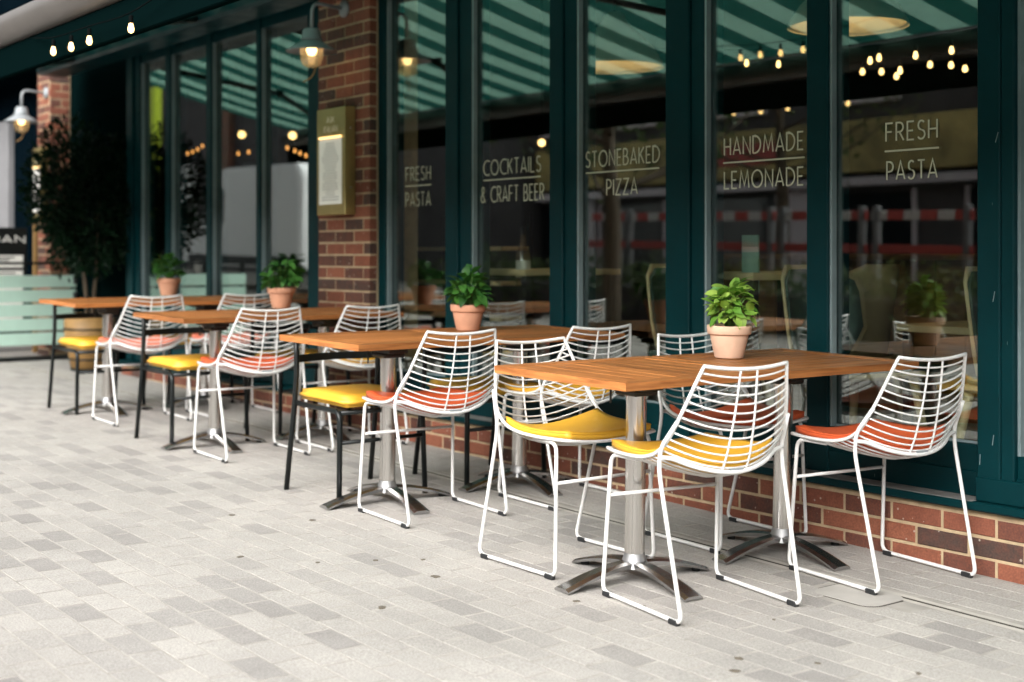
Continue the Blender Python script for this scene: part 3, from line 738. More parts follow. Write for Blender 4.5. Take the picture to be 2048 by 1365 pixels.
for i, (x, y, a, cu, lab) in enumerate(WC):
    o = proto if i == len(WC) - 1 else copy_tree(proto)
    ground_place(o, x, y, math.radians(a)); o['label'] = lab; o['category'] = 'chair'; o['group'] = 'white wire chairs around the tables'
    for ch in o.children:
        if ch.name.startswith('cushion'): ch.data = CUSH[cu]

# ================================================================== BLACK TUBE CHAIR (faces local +x)
def make_black_chair():
    root = thing('black_chair', '', 'chair')
    for sy in (1, -1):
        MB().tube(fillet([(-.235, sy * .235, 0), (-.175, sy * .228, .44), (-.165, sy * .226, .58), (-.178, sy * .224, .715)], .06), .0125, 10).build('rear_leg', M['black'], root)
        MB().tube(fillet([(.215, sy * .235, 0), (.198, sy * .225, .408), (-.17, sy * .224, .412)], .045), .0125, 10).build('front_leg', M['black'], root)
    for z, x in ((.70, -.178), (.615, -.17)):
        P = [Vector((x - .045 * math.cos(i / 12 * PI - PI / 2), -.224 + .448 * i / 12, z)) for i in range(13)]
        m = MB()
        vs = []; 
        for p in P: vs += [(p.x - .007, p.y, p.z - .017), (p.x + .007, p.y, p.z - .017), (p.x + .007, p.y, p.z + .017), (p.x - .007, p.y, p.z + .017)]
        fs = [(4 * i + k, 4 * i + (k + 1) % 4, 4 * i + 4 + (k + 1) % 4, 4 * i + 4 + k) for i in range(12) for k in range(4)]
        m.add(vs, fs); m.build('back_rail', M['black'], root)
    MB().tube([(.196, -.222, .402), (.196, .222, .402)], .011, 8).build('seat_rail', M['black'], root)
    MB().tube([(.205, -.230, .27), (.205, .230, .27)], .009, 8).build('stretcher', M['black'], root)
    # padded seat
    bm = bmesh.new(); bmesh.ops.create_cube(bm, size=1)
    for v_ in bm.verts: v_.co = Vector((v_.co.x * .43 + .02, v_.co.y * .44 * (1 if v_.co.x > 0 else .92), .45 + v_.co.z * .046))
    bmesh.ops.bevel(bm, geom=list(bm.edges), offset=.016, segments=3, affect='EDGES')
    bmesh.ops.subdivide_edges(bm, edges=[e for e in bm.edges if e.calc_length() > .2], cuts=4, use_grid_fill=True)
    for v_ in bm.verts:
        if v_.co.z > .455: v_.co.z += .010 * math.cos(v_.co.x * 6.5) * math.cos(v_.co.y * 6.5)
    me = bpy.data.meshes.new('seat_pad'); bm.to_mesh(me); bm.free(); me.materials.append(M['yellow'])
    me.polygons.foreach_set('use_smooth', [True] * len(me.polygons))
    obj('seat_pad', me, root)
    return root
bproto = make_black_chair()
BC = [(-5.46, -1.045, 3, 'black tube chair with yellow seat on the street side of the second table'),
      (-5.47, -.33, 0, 'black tube chair with yellow seat on the window side of the second table'),
      (-7.345, -1.02, 3, 'black tube chair with yellow seat on the street side of the third table'),
      (-7.36, -.33, 0, 'black tube chair with yellow seat on the window side of the third table'),
      (-8.98, -.98, 4, 'black tube chair with yellow seat on the street side of the farthest table'),
      (-9.0, -.32, 0, 'black tube chair with yellow seat on the window side of the farthest table')]
for i, (x, y, a, lab) in enumerate(BC):
    o = bproto if i == len(BC) - 1 else copy_tree(bproto)
    ground_place(o, x, y, math.radians(a)); o['label'] = lab; o['category'] = 'chair'; o['group'] = 'black chairs with yellow seats'

# ================================================================== TABLES
def make_table(planks):
    root = thing('cafe_table', '', 'table')
    T = .026; z1 = .74; z0 = z1 - T; hx, hy = .34, .362; fr = .062
    def bevel_prism(poly, name, m_):
        MB().prism(poly, 'z', z0, z1).build(name, m_, root)
    g = .0008
    bevel_prism([(-hx, -hy), (hx, -hy), (hx - fr, -hy + fr), (-hx + fr, -hy + fr)], 'edge_board', M['wood_x'])
    bevel_prism([(-hx, hy), (-hx + fr, hy - fr), (hx - fr, hy - fr), (hx, hy)], 'edge_board', M['wood_x'])
    bevel_prism([(-hx, -hy + g), (-hx + fr, -hy + fr + g), (-hx + fr, hy - fr - g), (-hx, hy - g)], 'edge_board', M['wood_y'])
    bevel_prism([(hx, -hy + g), (hx, hy - g), (hx - fr, hy - fr - g), (hx - fr, -hy + fr + g)], 'edge_board', M['wood_y'])
    n_ = 8; hp, hl = (hy, hx) if planks == 'x' else (hx, hy); a = -hp + fr + .002; span = 2 * (hp - fr) - .004; pw = span / n_; e = hl - fr - .001
    for i in range(n_):
        p0 = a + i * pw + .003; p1 = p0 + pw - .006
        if planks == 'x': MB().bbox(-e, e, p0, p1, z0 + .003, z1 - .0015, .002).build('plank', M['wood_x'], root)
        else: MB().bbox(p0, p1, -e, e, z0 + .003, z1 - .0015, .002).build('plank', M['wood_y'], root)
    # tilt-top bracket
    br = MB().bbox(-.085, .085, -.05, .05, .668, .688, .004).bbox(-.10, -.07, -.16, .16, .688, .711, .004).bbox(.07, .10, -.16, .16, .688, .711, .004).bbox(-.055, .055, -.055, .055, .648, .668, .006).build('bracket', M['bracket'], root)
    MB().tube([(-.05, -.075, .674), (-.05, -.075, .62)], .004, 6).tube([(.0, -.06, .68), (.0, .06, .68)], .010, 8).build('latch', M['bracket'], br)
    MB().lathe([(.0355, .075), (.0355, .655)], 28).build('column', M['steel'], root)
    MB().lathe([(.050, .050), (.046, .066), (.040, .082), (.0365, .10)], 28).build('collar', M['collar'], root)
    for k in range(4):
        a = math.radians(-4 + 90 * k); ca, sa = math.cos(a), math.sin(a); m = MB(); vs = []; nn = 10; Lf = .312
        for i in range(nn + 1):
            t = i / nn; r_ = .015 + (Lf - .015) * t; zt = .060 * (1 - t ** 1.7) + .016; hw = .030 + .010 * t
            zb = zt - (.024 - .010 * t) if i < nn else .003
            for w_, z_ in ((-hw, zt - .007), (-hw * .55, zt), (hw * .55, zt), (hw, zt - .007), (hw, zb), (-hw, zb)):
                vs.append((r_ * ca - w_ * sa, r_ * sa + w_ * ca, z_))
        fs = [(6 * i + q, 6 * i + (q + 1) % 6, 6 * i + 6 + (q + 1) % 6, 6 * i + 6 + q) for i in range(nn) for q in range(6)] + [tuple(range(6)), tuple(6 * nn + q for q in range(6))]
        m.add(vs, fs); ft = m.build('foot', M['polish'], root)
        MB().lathe([(0, 0), (.016, 0), (.016, .010), (0, .010)], 12, ((Lf - .028) * ca, (Lf - .028) * sa, 0)).build('leveller', M['rubber'], ft)
    return root
tx, ty = make_table('x'), make_table('y')
rows = [(-3.51, -1.085, -.345, 'x', 'y', 'nearest', 1), (-5.17, -1.06, -.33, 'y', 'y', 'second', 1), (-7.07, -1.012, -.33, 'x', 'y', 'third', .94), (-8.78, -.985, -.30, 'y', 'x', 'farthest', .94)]
used = set()
for X, Ya, Yb, pa, pb, nm, sy_ in rows:
    for Y, p_, side in ((Ya, pa, 'street half'), (Yb, pb, 'window half')):
        src = tx if p_ == 'x' else ty
        if src in used: o = copy_tree(src)
        else: o = src; used.add(src)
        ground_place(o, X + (.015 if side[0] == 'w' else 0), Y, math.radians(-.7 if side[0] == 'w' else .6)); o.scale = (1, sy_, 1)
        o['label'] = 'wooden pedestal table, %s of the %s pair' % (side, nm)
        o['category'] = 'table'; o['group'] = 'wooden pedestal tables in pairs'

# ================================================================== POTTED PLANTS
def leaf_mesh(seed, m_, L_=.05, W_=.034):
    q = random.Random(seed); n_ = 6; vs = []; fs = []
    curl = q.uniform(.15, .55); fold = q.uniform(.15, .4)
    for i in range(n_ + 1):
        t = i / n_; w_ = W_ / 2 * math.sin(PI * min(1, t * .92 + .06)) ** .8 * (1 - .25 * t) if i < n_ else 0.0006
        x = L_ * t; z = -curl * L_ * t * t
        wv = .0015 * math.sin(t * 9 + seed)
        vs += [(x, -w_, z + fold * w_ + wv), (x, 0, z), (x, w_, z + fold * w_ - wv)]
    for i in range(n_):
        for k in range(2): fs.append((3 * i + k, 3 * i + k + 1, 3 * i + 4 + k, 3 * i + 3 + k))
    return MB().add(vs, fs, True).mesh('leaf', m_)
def make_plant(label, X, Y, potm, leafm, seed, height=.135, spread=.085, upright=.3, count=120, size=1.0):
    q = random.Random(seed)
    root = thing('potted_plant', label, 'plant', group='potted plants on the tables')
    ground_place(root, X, Y, q.uniform(0, 6)); root.location.z += .74 * 1.0 + .0005
    pot = MB().lathe([(0, 0), (.052, 0), (.055, .004), (.0735, .088), (.0735, .089), (.0805, .090), (.083, .094), (.0845, .120), (.083, .1235), (.077, .1235), (.075, .105), (.0, .105)], 36).build('pot', potm, root)
    MB().lathe([(.0752, .108), (.04, .112), (0, .113)], 20).build('soil', M['soil'], pot)
    leaves = [leaf_mesh(seed * 10 + i, leafm, .052 * size * (.8 + .12 * i), .036 * size * (.8 + .12 * i)) for i in range(5)]
    st = MB()
    for i in range(count):
        # points over a rounded, uneven crown
        th = q.uniform(0, 2 * PI); cphi = q.uniform(-.25, 1); rr = (.45 + .55 * q.random() ** .5)
        sph = math.sqrt(max(0, 1 - cphi ** 2)); lump = 1 + .22 * math.sin(3 * th + seed) * sph + .15 * math.sin(2 * th + 2.3 * seed)
        px = spread * rr * sph * math.cos(th) * lump; py = spread * rr * sph * math.sin(th) * lump
        pz = .108 + .028 + height * (.10 + .62 * rr * max(0, cphi) * lump + .2 * q.random() + (.0 if cphi > 0 else .10 * cphi))
        if i % 4 == 0: st.tube(arc((px * .25, py * .25, .108), (px * .4, py * .4, .108 + .6 * (pz - .108)), (px, py, pz), 3), .0013, 5)
        o = obj('leaf', leaves[i % 5], root, (px, py, pz))
        out = math.atan2(py, px) + q.gauss(0, .6); pitch = -(upright * cphi * 1.2) + q.gauss(.15, .40)
        o.rotation_euler = (q.gauss(0, .45), pitch, out)
    st.build('stems', M['stem'], root)
make_plant('bright green leafy plant in a pale terracotta pot on the nearest table', -3.62, -.50, M['terra_pale'], M['leaf_bright'], 4, height=.165, spread=.060, upright=.55, count=150, size=.95)
make_plant('deep green plant with upright leaves in a terracotta pot on the second table', -5.31, -.52, M['terra'], M['leaf_deep'], 9, height=.17, spread=.08, upright=.9, count=105, size=1.12)
make_plant('dark green plant in a terracotta pot on the third table, left of the brick pillar', -7.43, -.41, M['terra'], M['leaf_deep'], 14, height=.16, spread=.09, upright=.6, count=105, size=1.1)
make_plant('dark green plant in a terracotta pot on the farthest table', -9.22, -.37, M['terra'], M['leaf_deep'], 21, height=.17, spread=.085, upright=.8, count=100, size=1.1)

# ================================================================== WALL LAMPS
def wall_lamp(label, X, Z, Y=0.0):
    root = thing('wall_lamp', label, 'lamp', (X, Y, Z), group='swan-neck wall lamps')
    MB().tube([(0, 0, 0), (0, -.012, 0), (0, -.03, 0)], [.055, .055, .025], 20).build('wall_plate', M['lampgrey'], root)
    MB().tube(fillet([(0, -.02, 0), (.01, -.235, .012), (.01, -.24, -.16)], .06, 8), .0115, 10).build('arm', M['lampgrey'], root)
    c = (.01, -.24, 0)
    MB().lathe([(.012, -.145), (.045, -.15), (.055, -.165), (.058, -.205), (.066, -.21), (.066, -.222), (.05, -.225)], 26, c).build('cap', M['lampgrey'], root)
    MB().lathe([(.055, -.222), (.075, -.232), (.155, -.285), (.157, -.290), (.074, -.238), (.05, -.232)], 32, c).build('shade', M['lampgrey'], root)
    MB().lathe([(.066, -.235), (.070, -.28), (.068, -.33), (.055, -.368), (.03, -.385), (0, -.388)], 28, c).build('glass_jar', M['jar'], root)
    MB().lathe([(0, -.235), (.02, -.24), (.03, -.265), (.032, -.285), (.02, -.31), (0, -.315)], 16, c).build('bulb', M['lampglow'], root)
    MB().tube(spline([(.03, -.225, -.385), (.03, -.235, -.42), (.015, -.25, -.45), (-.02, -.27, -.468), (-.03, -.275, -.472)], 12), .005, 6).build('pull_hook', M['tub'], root)
wall_lamp('grey swan-neck lamp with lit amber jar on the middle brick pillar', -7.367, 2.664)
wall_lamp('grey swan-neck lamp with lit jar on the far left brick pillar', -12.98, 2.671)

# ================================================================== MENU BOXES
def menu_box(label, x0, x1, z0, z1, d):
    root = thing('menu_box', label, 'menu', ((x0 + x1) / 2, -.003, z0), group='brass menu boxes on the pillars')
    w = (x1 - x0) / 2; h = z1 - z0
    MB().bbox(-w, w, -d, 0, 0, h, .004).build('case', M['brass'], root)
    MB().box(-w * .80, w * .80, -d - .0035, -d - .0005, h * .10, h * .715).build('menu_sheet', M['litpaper'], root)
    MB().bbox(-w * .78, w * .78, -d - .010, -d - .0005, h * .718, h * .735, .002).build('light_strip', M['warmstrip'], root)
    text_mesh(MB(), 'ASK', -w * .26, w * .26, h * .865, h * .915, -d - .0005, .006, gap=.2).build('lettering', M['lettergold'], root)
    text_mesh(MB(), 'ITALIAN', -w * .48, w * .48, h * .775, h * .83, -d - .0005, .006, gap=.2).build('lettering', M['lettergold'], root)
    m = MB(); q = random.Random(2)
    for k in range(22):
        zz = h * (.14 + .025 * k); l_ = q.uniform(.3, .62) * w
        m.box(-l_, l_, -d - .0042, -d - .0036, zz, zz + .0035)
    m.build('menu_print', M['greypil'], root)
    for zz in (.25, .8): MB().lathe([(0, 0), (.006, 0), (.006, .004), (0, .004)], 10).build('screw', M['steel'], root, (w + .0005, -d * .45, h * zz)).rotation_euler = (0, PI / 2, 0)
menu_box('brass menu box with lit white menu on the middle brick pillar', -7.585, -7.235, 1.38, 2.045, .075)
menu_box('brass menu box on the far left brick pillar, partly behind the bay tree', -13.17, -12.93, 1.47, 2.15, .07)

# ================================================================== STRING LIGHTS
def string_lights(label, pts, cable, bulbm='bulb', group='string lights with small warm bulbs', r_=.0135):
    root = thing('string_light', label, 'string light', cable[0], group)
    o0 = Vector(cable[0])
    cab = MB().tube([Vector(p) - o0 for p in spline(cable, 40)], .0028, 6).build('cable', M['cable'], root)
    for p in pts:
        q = Vector(p) - o0
        MB().lathe([(.007, .045), (.009, .04), (.009, .016), (.008, .012)], 10, q).build('socket', M['cable'], root)
        MB().lathe([(.007, .014), (r_ * .8, .0), (r_, -.012), (r_ * .75, -.024), (0, -.030)], 12, q).build('bulb', M[bulbm], root)
out_b = [(-6.63, 2.09), (-6.33, 2.09), (-6.09, 2.08), (-5.86, 2.08), (-5.38, 2.07)][1:]
string_lights('short string of lit bulbs hanging below the awning bar at the top left', [(x, -2.16, z) for x, z in out_b], [(-6.75, -2.12, 2.20), (-6.33, -2.155, 2.147), (-5.86, -2.16, 2.135), (-5.38, -2.155, 2.13), (-4.9, -2.14, 2.20)])
mid_b = [(-5.74, 2.338), (-5.58, 2.338), (-5.42, 2.329), (-5.25, 2.329), (-5.11, 2.34)]
string_lights('string of lit bulbs under the awning, mirrored in the HANDMADE LEMONADE window', [(x, -1.6, z) for x, z in mid_b], [(-6.0, -1.6, 2.43), (-5.6, -1.6, 2.395), (-5.2, -1.6, 2.39), (-4.7, -1.6, 2.44)])
in_b = [(-5.746, 2.294), (-5.492, 2.26), (-5.247, 2.226), (-4.607, 2.173), (-4.548, 2.182), (-4.415, 2.10), (-4.319, 2.168), (-4.104, 2.168)]
string_lights('string of lit bulbs inside, seen through the two right-hand lettered windows', [(x, 1.6, z) for x, z in in_b], [(-6.4, 1.6, 2.45), (-5.5, 1.6, 2.33), (-4.6, 1.6, 2.24), (-3.6, 1.6, 2.30), (-2.5, 1.6, 2.5)])
in_c = [(-5.37, 2.27), (-5.227, 2.255), (-5.117, 2.216), (-4.879, 2.259), (-4.736, 2.24), (-4.643, 2.209)]
string_lights('second lower string of lit bulbs deeper inside behind the FRESH PASTA window', [(x, 2.5, z) for x, z in in_c], [(-6.5, 2.5, 2.5), (-5.6, 2.5, 2.34), (-4.9, 2.5, 2.31), (-4.2, 2.5, 2.30), (-3, 2.5, 2.5)], r_=.016)
in_d = [(-14.89, 2.31), (-14.75, 2.31), (-14.61, 2.32), (-14.47, 2.34), (-14.34, 2.37), (-13.43, 2.23), (-13.18, 2.23), (-12.58, 2.21), (-12.31, 2.22), (-12.15, 2.18), (-12.04, 2.15), (-11.92, 2.12)]
string_lights('string of dim amber bulbs inside the left window bay', [(x, 2.2, z) for x, z in in_d], [(-15.2, 2.2, 2.36), (-14.3, 2.2, 2.42), (-13.3, 2.2, 2.29), (-12.4, 2.2, 2.27), (-11.5, 2.2, 2.15)], 'bulbdim', r_=.013)
# three single pendant globes in the dark rooms
def globe(label, x, y, z, r_=.035):
    root = thing('globe_light', label, 'lamp', (x, y, z), 'small globe lights inside')
    MB().lathe([(r_ * math.sin(a * PI / 10), r_ * math.cos(a * PI / 10)) for a in range(11)], 16).build('globe', M['bulb'], root)
    MB().tube([(0, 0, r_), (0, 0, 3.12 - z)], .004, 6).build('flex', M['cable'], root)
globe('round lit globe inside the left bay, second pane from the brick pillar', -11.9, 1.5, 2.28)
globe('round lit globe inside the left bay, pane beside the brick pillar', -10.88, 1.5, 2.20)
globe('amber globe light inside behind the COCKTAILS window', -7.29, 1.5, 1.90, .026)

# ================================================================== LEFT END OF THE TERRACE
fence = thing('slatted_screen', 'mint green slatted screen with black rail at the left end of the terrace', 'screen')
ground_place(fence, -12.62, -.75, 0)
for k in range(5): MB().bbox(-.012, .012, -.92, .90, .14 + .132 * k, .14 + .132 * k + .112, .003).build('slat', M['mint'], fence)
for yy in (-.9, .0, .88):
    MB().bbox(-.045, -.0125, yy - .022, yy + .022, .0, .92, .004).build('post', M['black'], fence)
MB().bbox(-.04, -.014, -.92, .92, .88, .905, .003).build('rail', M['black'], fence)
MB().bbox(-.06, .06, -.94, .94, .0, .035, .006).build('foot_rail', M['black'], fence)
for k in range(5): MB().tube([(.013, .93, .20 + .132 * k), (.013, .87, .20 + .132 * k)], .03, 10).build('bracket', M['black'], fence)

ab = thing('sandwich_board', 'black sandwich board with white posters behind the mint screen', 'sign')
ground_place(ab, -13.55, -.38, 0)
MB().bbox(-.02, .0, -.37, .37, .08, 1.22, .005).build('panel', M['black'], ab)
MB().bbox(-.30, -.28, -.37, .37, .08, 1.22, .005).build('back_panel', M['black'], ab)
MB().box(.0005, .003, -.33, .33, .83, .95).box(.0005, .003, -.33, .33, .30, .80).build('poster', M['paper'], ab)
m = MB()
for zz, l_ in ((.92, .25), (.895, .2), (.865, .28), (.77, .26), (.74, .3), (.71, .22)): m.box(.0031, .0038, -l_, l_, zz, zz + .013)
m.build('print', M['inkdark'], ab)
text_mesh(MB(), 'ITALIAN', -.27, .345, 1.075, 1.14, .0005, .012, plane='yz', gap=.22).build('lettering', M['letterwhite'], ab)
pst = MB().bbox(-.02, .02, -.02, .02, 0, 1.28, .004).build('timber_post', M['tub'])
tag(pst, 'brown timber post between the sandwich board and the far brick pillar', 'post'); ground_place(pst, -13.42, .03, 0)

# bay tree in a wooden tub
bay = thing('bay_tree', 'dark bushy bay tree in a wooden tub in the entrance recess', 'tree')
ground_place(bay, -11.50, -.12, 0)
tub = MB().lathe([(0, .02), (.15, .02), (.155, .02), (.21, .30), (.215, .48), (.20, .48), (.19, .44), (0, .44)], 26).build('tub', M['tub'], bay)
MB().lathe([(.198, .0), (.16, 0), (.16, .022), (.12, .022)], 24).build('base_ring', M['black'], tub)
for zz, rr in ((.10, .176), (.36, .2165)): MB().tube([(rr * math.cos(a * PI / 14), rr * math.sin(a * PI / 14), zz) for a in range(28)], .008, 6, closed=True).build('hoop', M['black'], tub)
tk = MB(); q = random.Random(8)
for k in range(4):
    a = k * 1.6; tk.tube(spline([(.03 * math.cos(a), .03 * math.sin(a), .43), (.06 * math.cos(a + .5), .06 * math.sin(a + .5), .75), (.10 * math.cos(a + .2), .12 * math.sin(a + .2), 1.05), (.22 * math.cos(a), .24 * math.sin(a), 1.5)], 12), [.017 - .0009 * i for i in range(12)], 7)
tk.build('trunk', M['bark'], bay)
cr = MB()
for i in range(9000):
    while True:
        p = Vector((q.uniform(-1, 1), q.uniform(-1, 1), q.uniform(-1, 1)))
        if .25 < p.length < 1: break
    lump = 1 + .18 * math.sin(4 * p.x + 2 * p.z) + .15 * math.sin(5 * p.y - 3 * p.z)
    if q.random() > .35 + .65 * (math.sin(7 * p.x + 1) * math.sin(6 * p.y) * math.sin(7 * p.z + 2) > -.25): continue
    c = Vector((p.x * .50 * lump, p.y * .50 * lump, 1.42 + p.z * .60 * lump))
    d = (p.normalized() + Vector((q.gauss(0, .6), q.gauss(0, .6), q.gauss(.2, .6)))).normalized(); s_ = d.cross(Vector((q.gauss(0, 1), q.gauss(0, 1), q.gauss(0, 1)))).normalized()
    L_ = q.uniform(.05, .085); cr.add([c, c + d * L_ * .5 + s_ * L_ * .2, c + d * L_, c + d * L_ * .5 - s_ * L_ * .2], [(0, 1, 2, 3)])
o = cr.build('crown', M['leaf_bay'], bay); o['kind'] = 'stuff'

# ================================================================== INSIDE THE RESTAURANT
def oak_chair(label, x, y, yaw, s_=1.12):
    root = thing('oak_chair', label, 'chair', (x, y, .10), 'pale oak chairs inside the restaurant')
    root.rotation_euler = (0, 0, math.radians(yaw)); root.scale = (s_, s_, s_)
    for sx, sy in ((1, 1), (1, -1), (-1, 1), (-1, -1)):
        MB().tube([(sx * .24, sy * .24, 0), (sx * .165, sy * .19, .43)], [.012, .019], 10).build('leg', M['oakpale'], root)
    MB().bbox(-.21, .22, -.22, .22, .43, .455, .01).build('seat', M['oakpale'], root)
    MB().bbox(-.18, .21, -.20, .20, .456, .485, .012).build('seat_pad', M['greenpad'], root)
    def panel(off, th, inset, name, m_):
        vs = []; fs = []; nu, nv = 12, 8
        for lay in (0, 1):
            for i in range(nu + 1):
                t = -1 + 2 * i / nu
                for j in range(nv + 1):
                    v_ = j / nv; w_ = (.215 - inset) * (1 - .35 * max(0, .35 - v_) / .35 * 1.0) * (math.sqrt(max(.0, 1 - max(0, (v_ - .72) / .28) ** 2.6)) * .45 + .55)
                    yy = w_ * t; xx = -.225 - .07 * v_ + .10 * (yy / .2) ** 2 + off + lay * th; vs.append((xx, yy, .46 + inset + (.42 - 2 * inset) * v_))
        W_ = nv + 1; N_ = (nu + 1) * W_
        for i in range(nu):
            for j in range(nv):
                a = i * W_ + j; fs += [(a, a + 1, a + W_ + 1, a + W_), (N_ + a, N_ + a + W_, N_ + a + W_ + 1, N_ + a + 1)]
        for i in range(nu): a = i * W_; b = a + nv; fs += [(a, a + W_, N_ + a + W_, N_ + a), (b, N_ + b, N_ + b + W_, b + W_)]
        for j in range(nv): a = j; b = nu * W_ + j; fs += [(a, N_ + a, N_ + a + 1, a + 1), (b, b + 1, N_ + b + 1, N_ + b)]
        MB().add(vs, fs, True).build(name, m_, root)
    panel(0, .018, 0, 'backrest', M['oakpale']); panel(.0185, .014, .018, 'back_pad', M['greenpad'])
oak_chair('pale oak chair with grey-green pad inside, beside the right window post', -3.02, .66, -12)
oak_chair('pale oak chair seen from behind inside the FRESH PASTA window', -4.62, 1.35, 182)
oak_chair('pale oak chair inside at the right edge of the HANDMADE LEMONADE window', -4.02, .70, -8)
oak_chair('pale oak chair inside at the right edge of the STONEBAKED PIZZA window', -4.93, .70, -5)
def room_table(label, x0, x1, y0, y1, z):
    root = thing('dining_table', label, 'table', ((x0 + x1) / 2, (y0 + y1) / 2, .10), 'dining tables inside the restaurant')
    w, d = (x1 - x0) / 2, (y1 - y0) / 2
    MB().bbox(-w, w, -d, d, z - .135, z - .10, .004).build('tabletop', M['oakpale'], root)
    for sx in (-1, 1):
        for sy in (-1, 1): MB().bbox(sx * (w - .04) - .02, sx * (w - .04) + .02, sy * (d - .04) - .02, sy * (d - .04) + .02, 0, z - .136, .003).build('leg', M['black'], root)
room_table('high oak table inside behind the HANDMADE LEMONADE window', -4.78, -4.31, .38, 1.1, 1.05)
room_table('high oak table inside behind the COCKTAILS window', -6.60, -6.03, .38, 1.1, 1.05)
room_table('low oak table inside behind the FRESH PASTA window', -4.1, -3.35, 1.15, 1.9, .80)
card = thing('menu_card', 'mint green standing menu card on the high table inside', 'menu card', (-4.41, .47, .951))
card.rotation_euler = (0, 0, math.radians(30))
MB().bbox(-.040, .040, -.010, .010, 0, .275, .002).build('card', M['mintcard'], card)
MB().box(-.039, .039, -.0115, -.0105, .195, .22).build('white_band', M['paper'], card)
btl = thing('bottle', 'clear bottle with pale label on the high table behind the COCKTAILS window', 'bottle', (-6.2, .5, .951))
MB().lathe([(0, 0), (.04, 0), (.042, .01), (.042, .18), (.016, .25), (.015, .33), (0, .33)], 20).build('body', M['jar'], btl)
MB().lathe([(.0426, .05), (.0426, .15)], 20).build('label', M['paper'], btl)
MB().lathe([(.017, .30), (.018, .34), (0, .345)], 14).build('stopper', M['black'], btl)
bench = thing('panelled_bench', 'brown wooden panelled bench inside behind the FRESH PASTA window', 'bench', (-5.4, 2.3, .10))
for k in range(11): MB().bbox(-1.1 + .2 * k + .002, -1.1 + .2 * k + .196, 0, .03, 0, 1.0, .004).build('panel', M['plank'], bench)
MB().bbox(-1.12, 1.12, -.03, .06, 1.0, 1.04, .005).build('cap_rail', M['plank'], bench)
MB().bbox(-1.1, 1.1, -.45, -.005, .38, .46, .02).build('seat', M['greenpad'], bench)
shelf = thing('plank_shelving', 'wooden shelves inside the window right of the brick pillar', 'shelf', (-7.2, .75, .10))
for k in range(4): MB().bbox(-.55, .45, 0, .22, .40 + .22 * k, .425 + .22 * k, .004).build('shelf_board', M['oakpale'], shelf)
for x in (-.55, .43): MB().bbox(x, x + .025, .226, .25, 0, 1.3, .003).build('upright', M['black'], shelf)
def pendant(label, x, y, z):
    root = thing('pendant_lamp', label, 'lamp', (x, y, z), 'large cream pendant lamps inside')
    MB().lathe([(.30, 0), (.295, .02), (.24, .11), (.15, .20), (.09, .26), (.05, .33), (.045, .33), (.08, .255), (.14, .19), (.23, .10), (.285, .012)], 36).build('shade', M['cream'], root)
    MB().tube([(0, 0, .33), (0, 0, 3.12 - z)], .006, 6).build('flex', M['cable'], root)
    MB().lathe([(0, .06), (.03, .08), (.04, .11), (.03, .15), (0, .17)], 14).build('bulb', M['bulbhot'], root)
pendant('large cream pendant lamp inside behind the FRESH PASTA window', -4.43, 1.2, 2.28)
pendant('large cream pendant lamp inside behind the STONEBAKED PIZZA window', -6.2, 1.2, 2.27)

# ================================================================== ACROSS THE STREET (seen as reflections in the glass)
opp = thing('shop_terrace', 'dark shops with a yellow fascia across the street, mirrored in the windows', 'building', (-15, -14.6, 0))
MB().box(-45, 45, -6, 0, -1, 5.2).build('wall', M['oppwall'], opp)
MB().bbox(-9, 6, 0, .25, 2.55, 3.45, .02).build('yellow_fascia', M['yellowsign'], opp)
MB().bbox(-3.5, -1.8, .255, .27, 2.8, 3.2, .01).build('fascia_panel', M['redplastic'], opp)
MB().bbox(-9, 6, 0, .3, 2.32, 2.46, .01).build('pale_band', M['opplite'], opp)
for k in range(-14, 15):
    x = k * 3.0
    w = MB().bbox(x - .95, x + .95, .0, .06, .5, 2.2, .01).build('window', M['glassdark'], opp)
    MB().bbox(x - 1.02, x - .955, .0, .09, .45, 2.25, .01).bbox(x + .955, x + 1.02, .0, .09, .45, 2.25, .01).build('frame', M['opplite'], w)
    if k % 2: MB().bbox(x + 1.1, x + 1.85, .0, .12, 0, 2.3, .01).build('pier', M['opplite'], opp)
    w2 = MB().bbox(x - .6, x + .6, .0, .05, 3.9, 4.9, .01).build('window', M['glassdark'], opp)
    MB().bbox(x - .7, x + .7, .0, .12, 3.75, 3.85, .01).build('sill', M['opplite'], w2)
MB().box(-75, -9, -4, .6, -1, 13).build('tall_block', M['oppwall'], opp)
rs = random.Random(77)
for k in range(20):
    x = -72 + 2.6 * k
    MB().bbox(x, x + rs.uniform(.7, 1.7), .6, .8, rs.choice((0, 1.2, 2.8)), rs.uniform(3.5, 8), .02).build('facade_strip', M[rs.choice(('white_wall', 'opplite', 'glassdark', 'farbrick', 'white_wall'))], opp)
for k in range(9):
    x = -16.5 + 1.55 * k
    bar = thing('barrier', 'red and white barrier mirrored in the right windows, %s along the row' % ['first', 'second', 'third', 'fourth', 'fifth', 'sixth', 'seventh', 'eighth', 'ninth'][k], 'barrier', group='red and white roadwork barriers')
    ground_place(bar, x, -9.6, 0)
    for s_ in (-1, 1): MB().bbox(s_ * .66 - .04, s_ * .66 + .04, -.05, .05, 0, 1.62, .01).build('post', M['greypil'], bar)
    for j in range(6): MB().bbox(-.74 + .247 * j, -.74 + .247 * j + .244, -.02, .02, 1.44, 1.56, .005).build('board', M['redplastic' if j % 2 else 'whiteplastic'], bar)
    MB().bbox(-.74, .74, -.02, .02, 1.02, 1.13, .005).build('board', M['redplastic'], bar)
    for s_ in (-1, 1): MB().bbox(s_ * .66 - .07, s_ * .66 + .07, -.3, .3, 0, .06, .01).build('foot', M['rubber'], bar)
hd = thing('hedge', 'olive green hedge across the street, mirrored low in the right windows', 'hedge'); ground_place(hd, -10, -8.6, 0)
q = random.Random(31); m = MB()
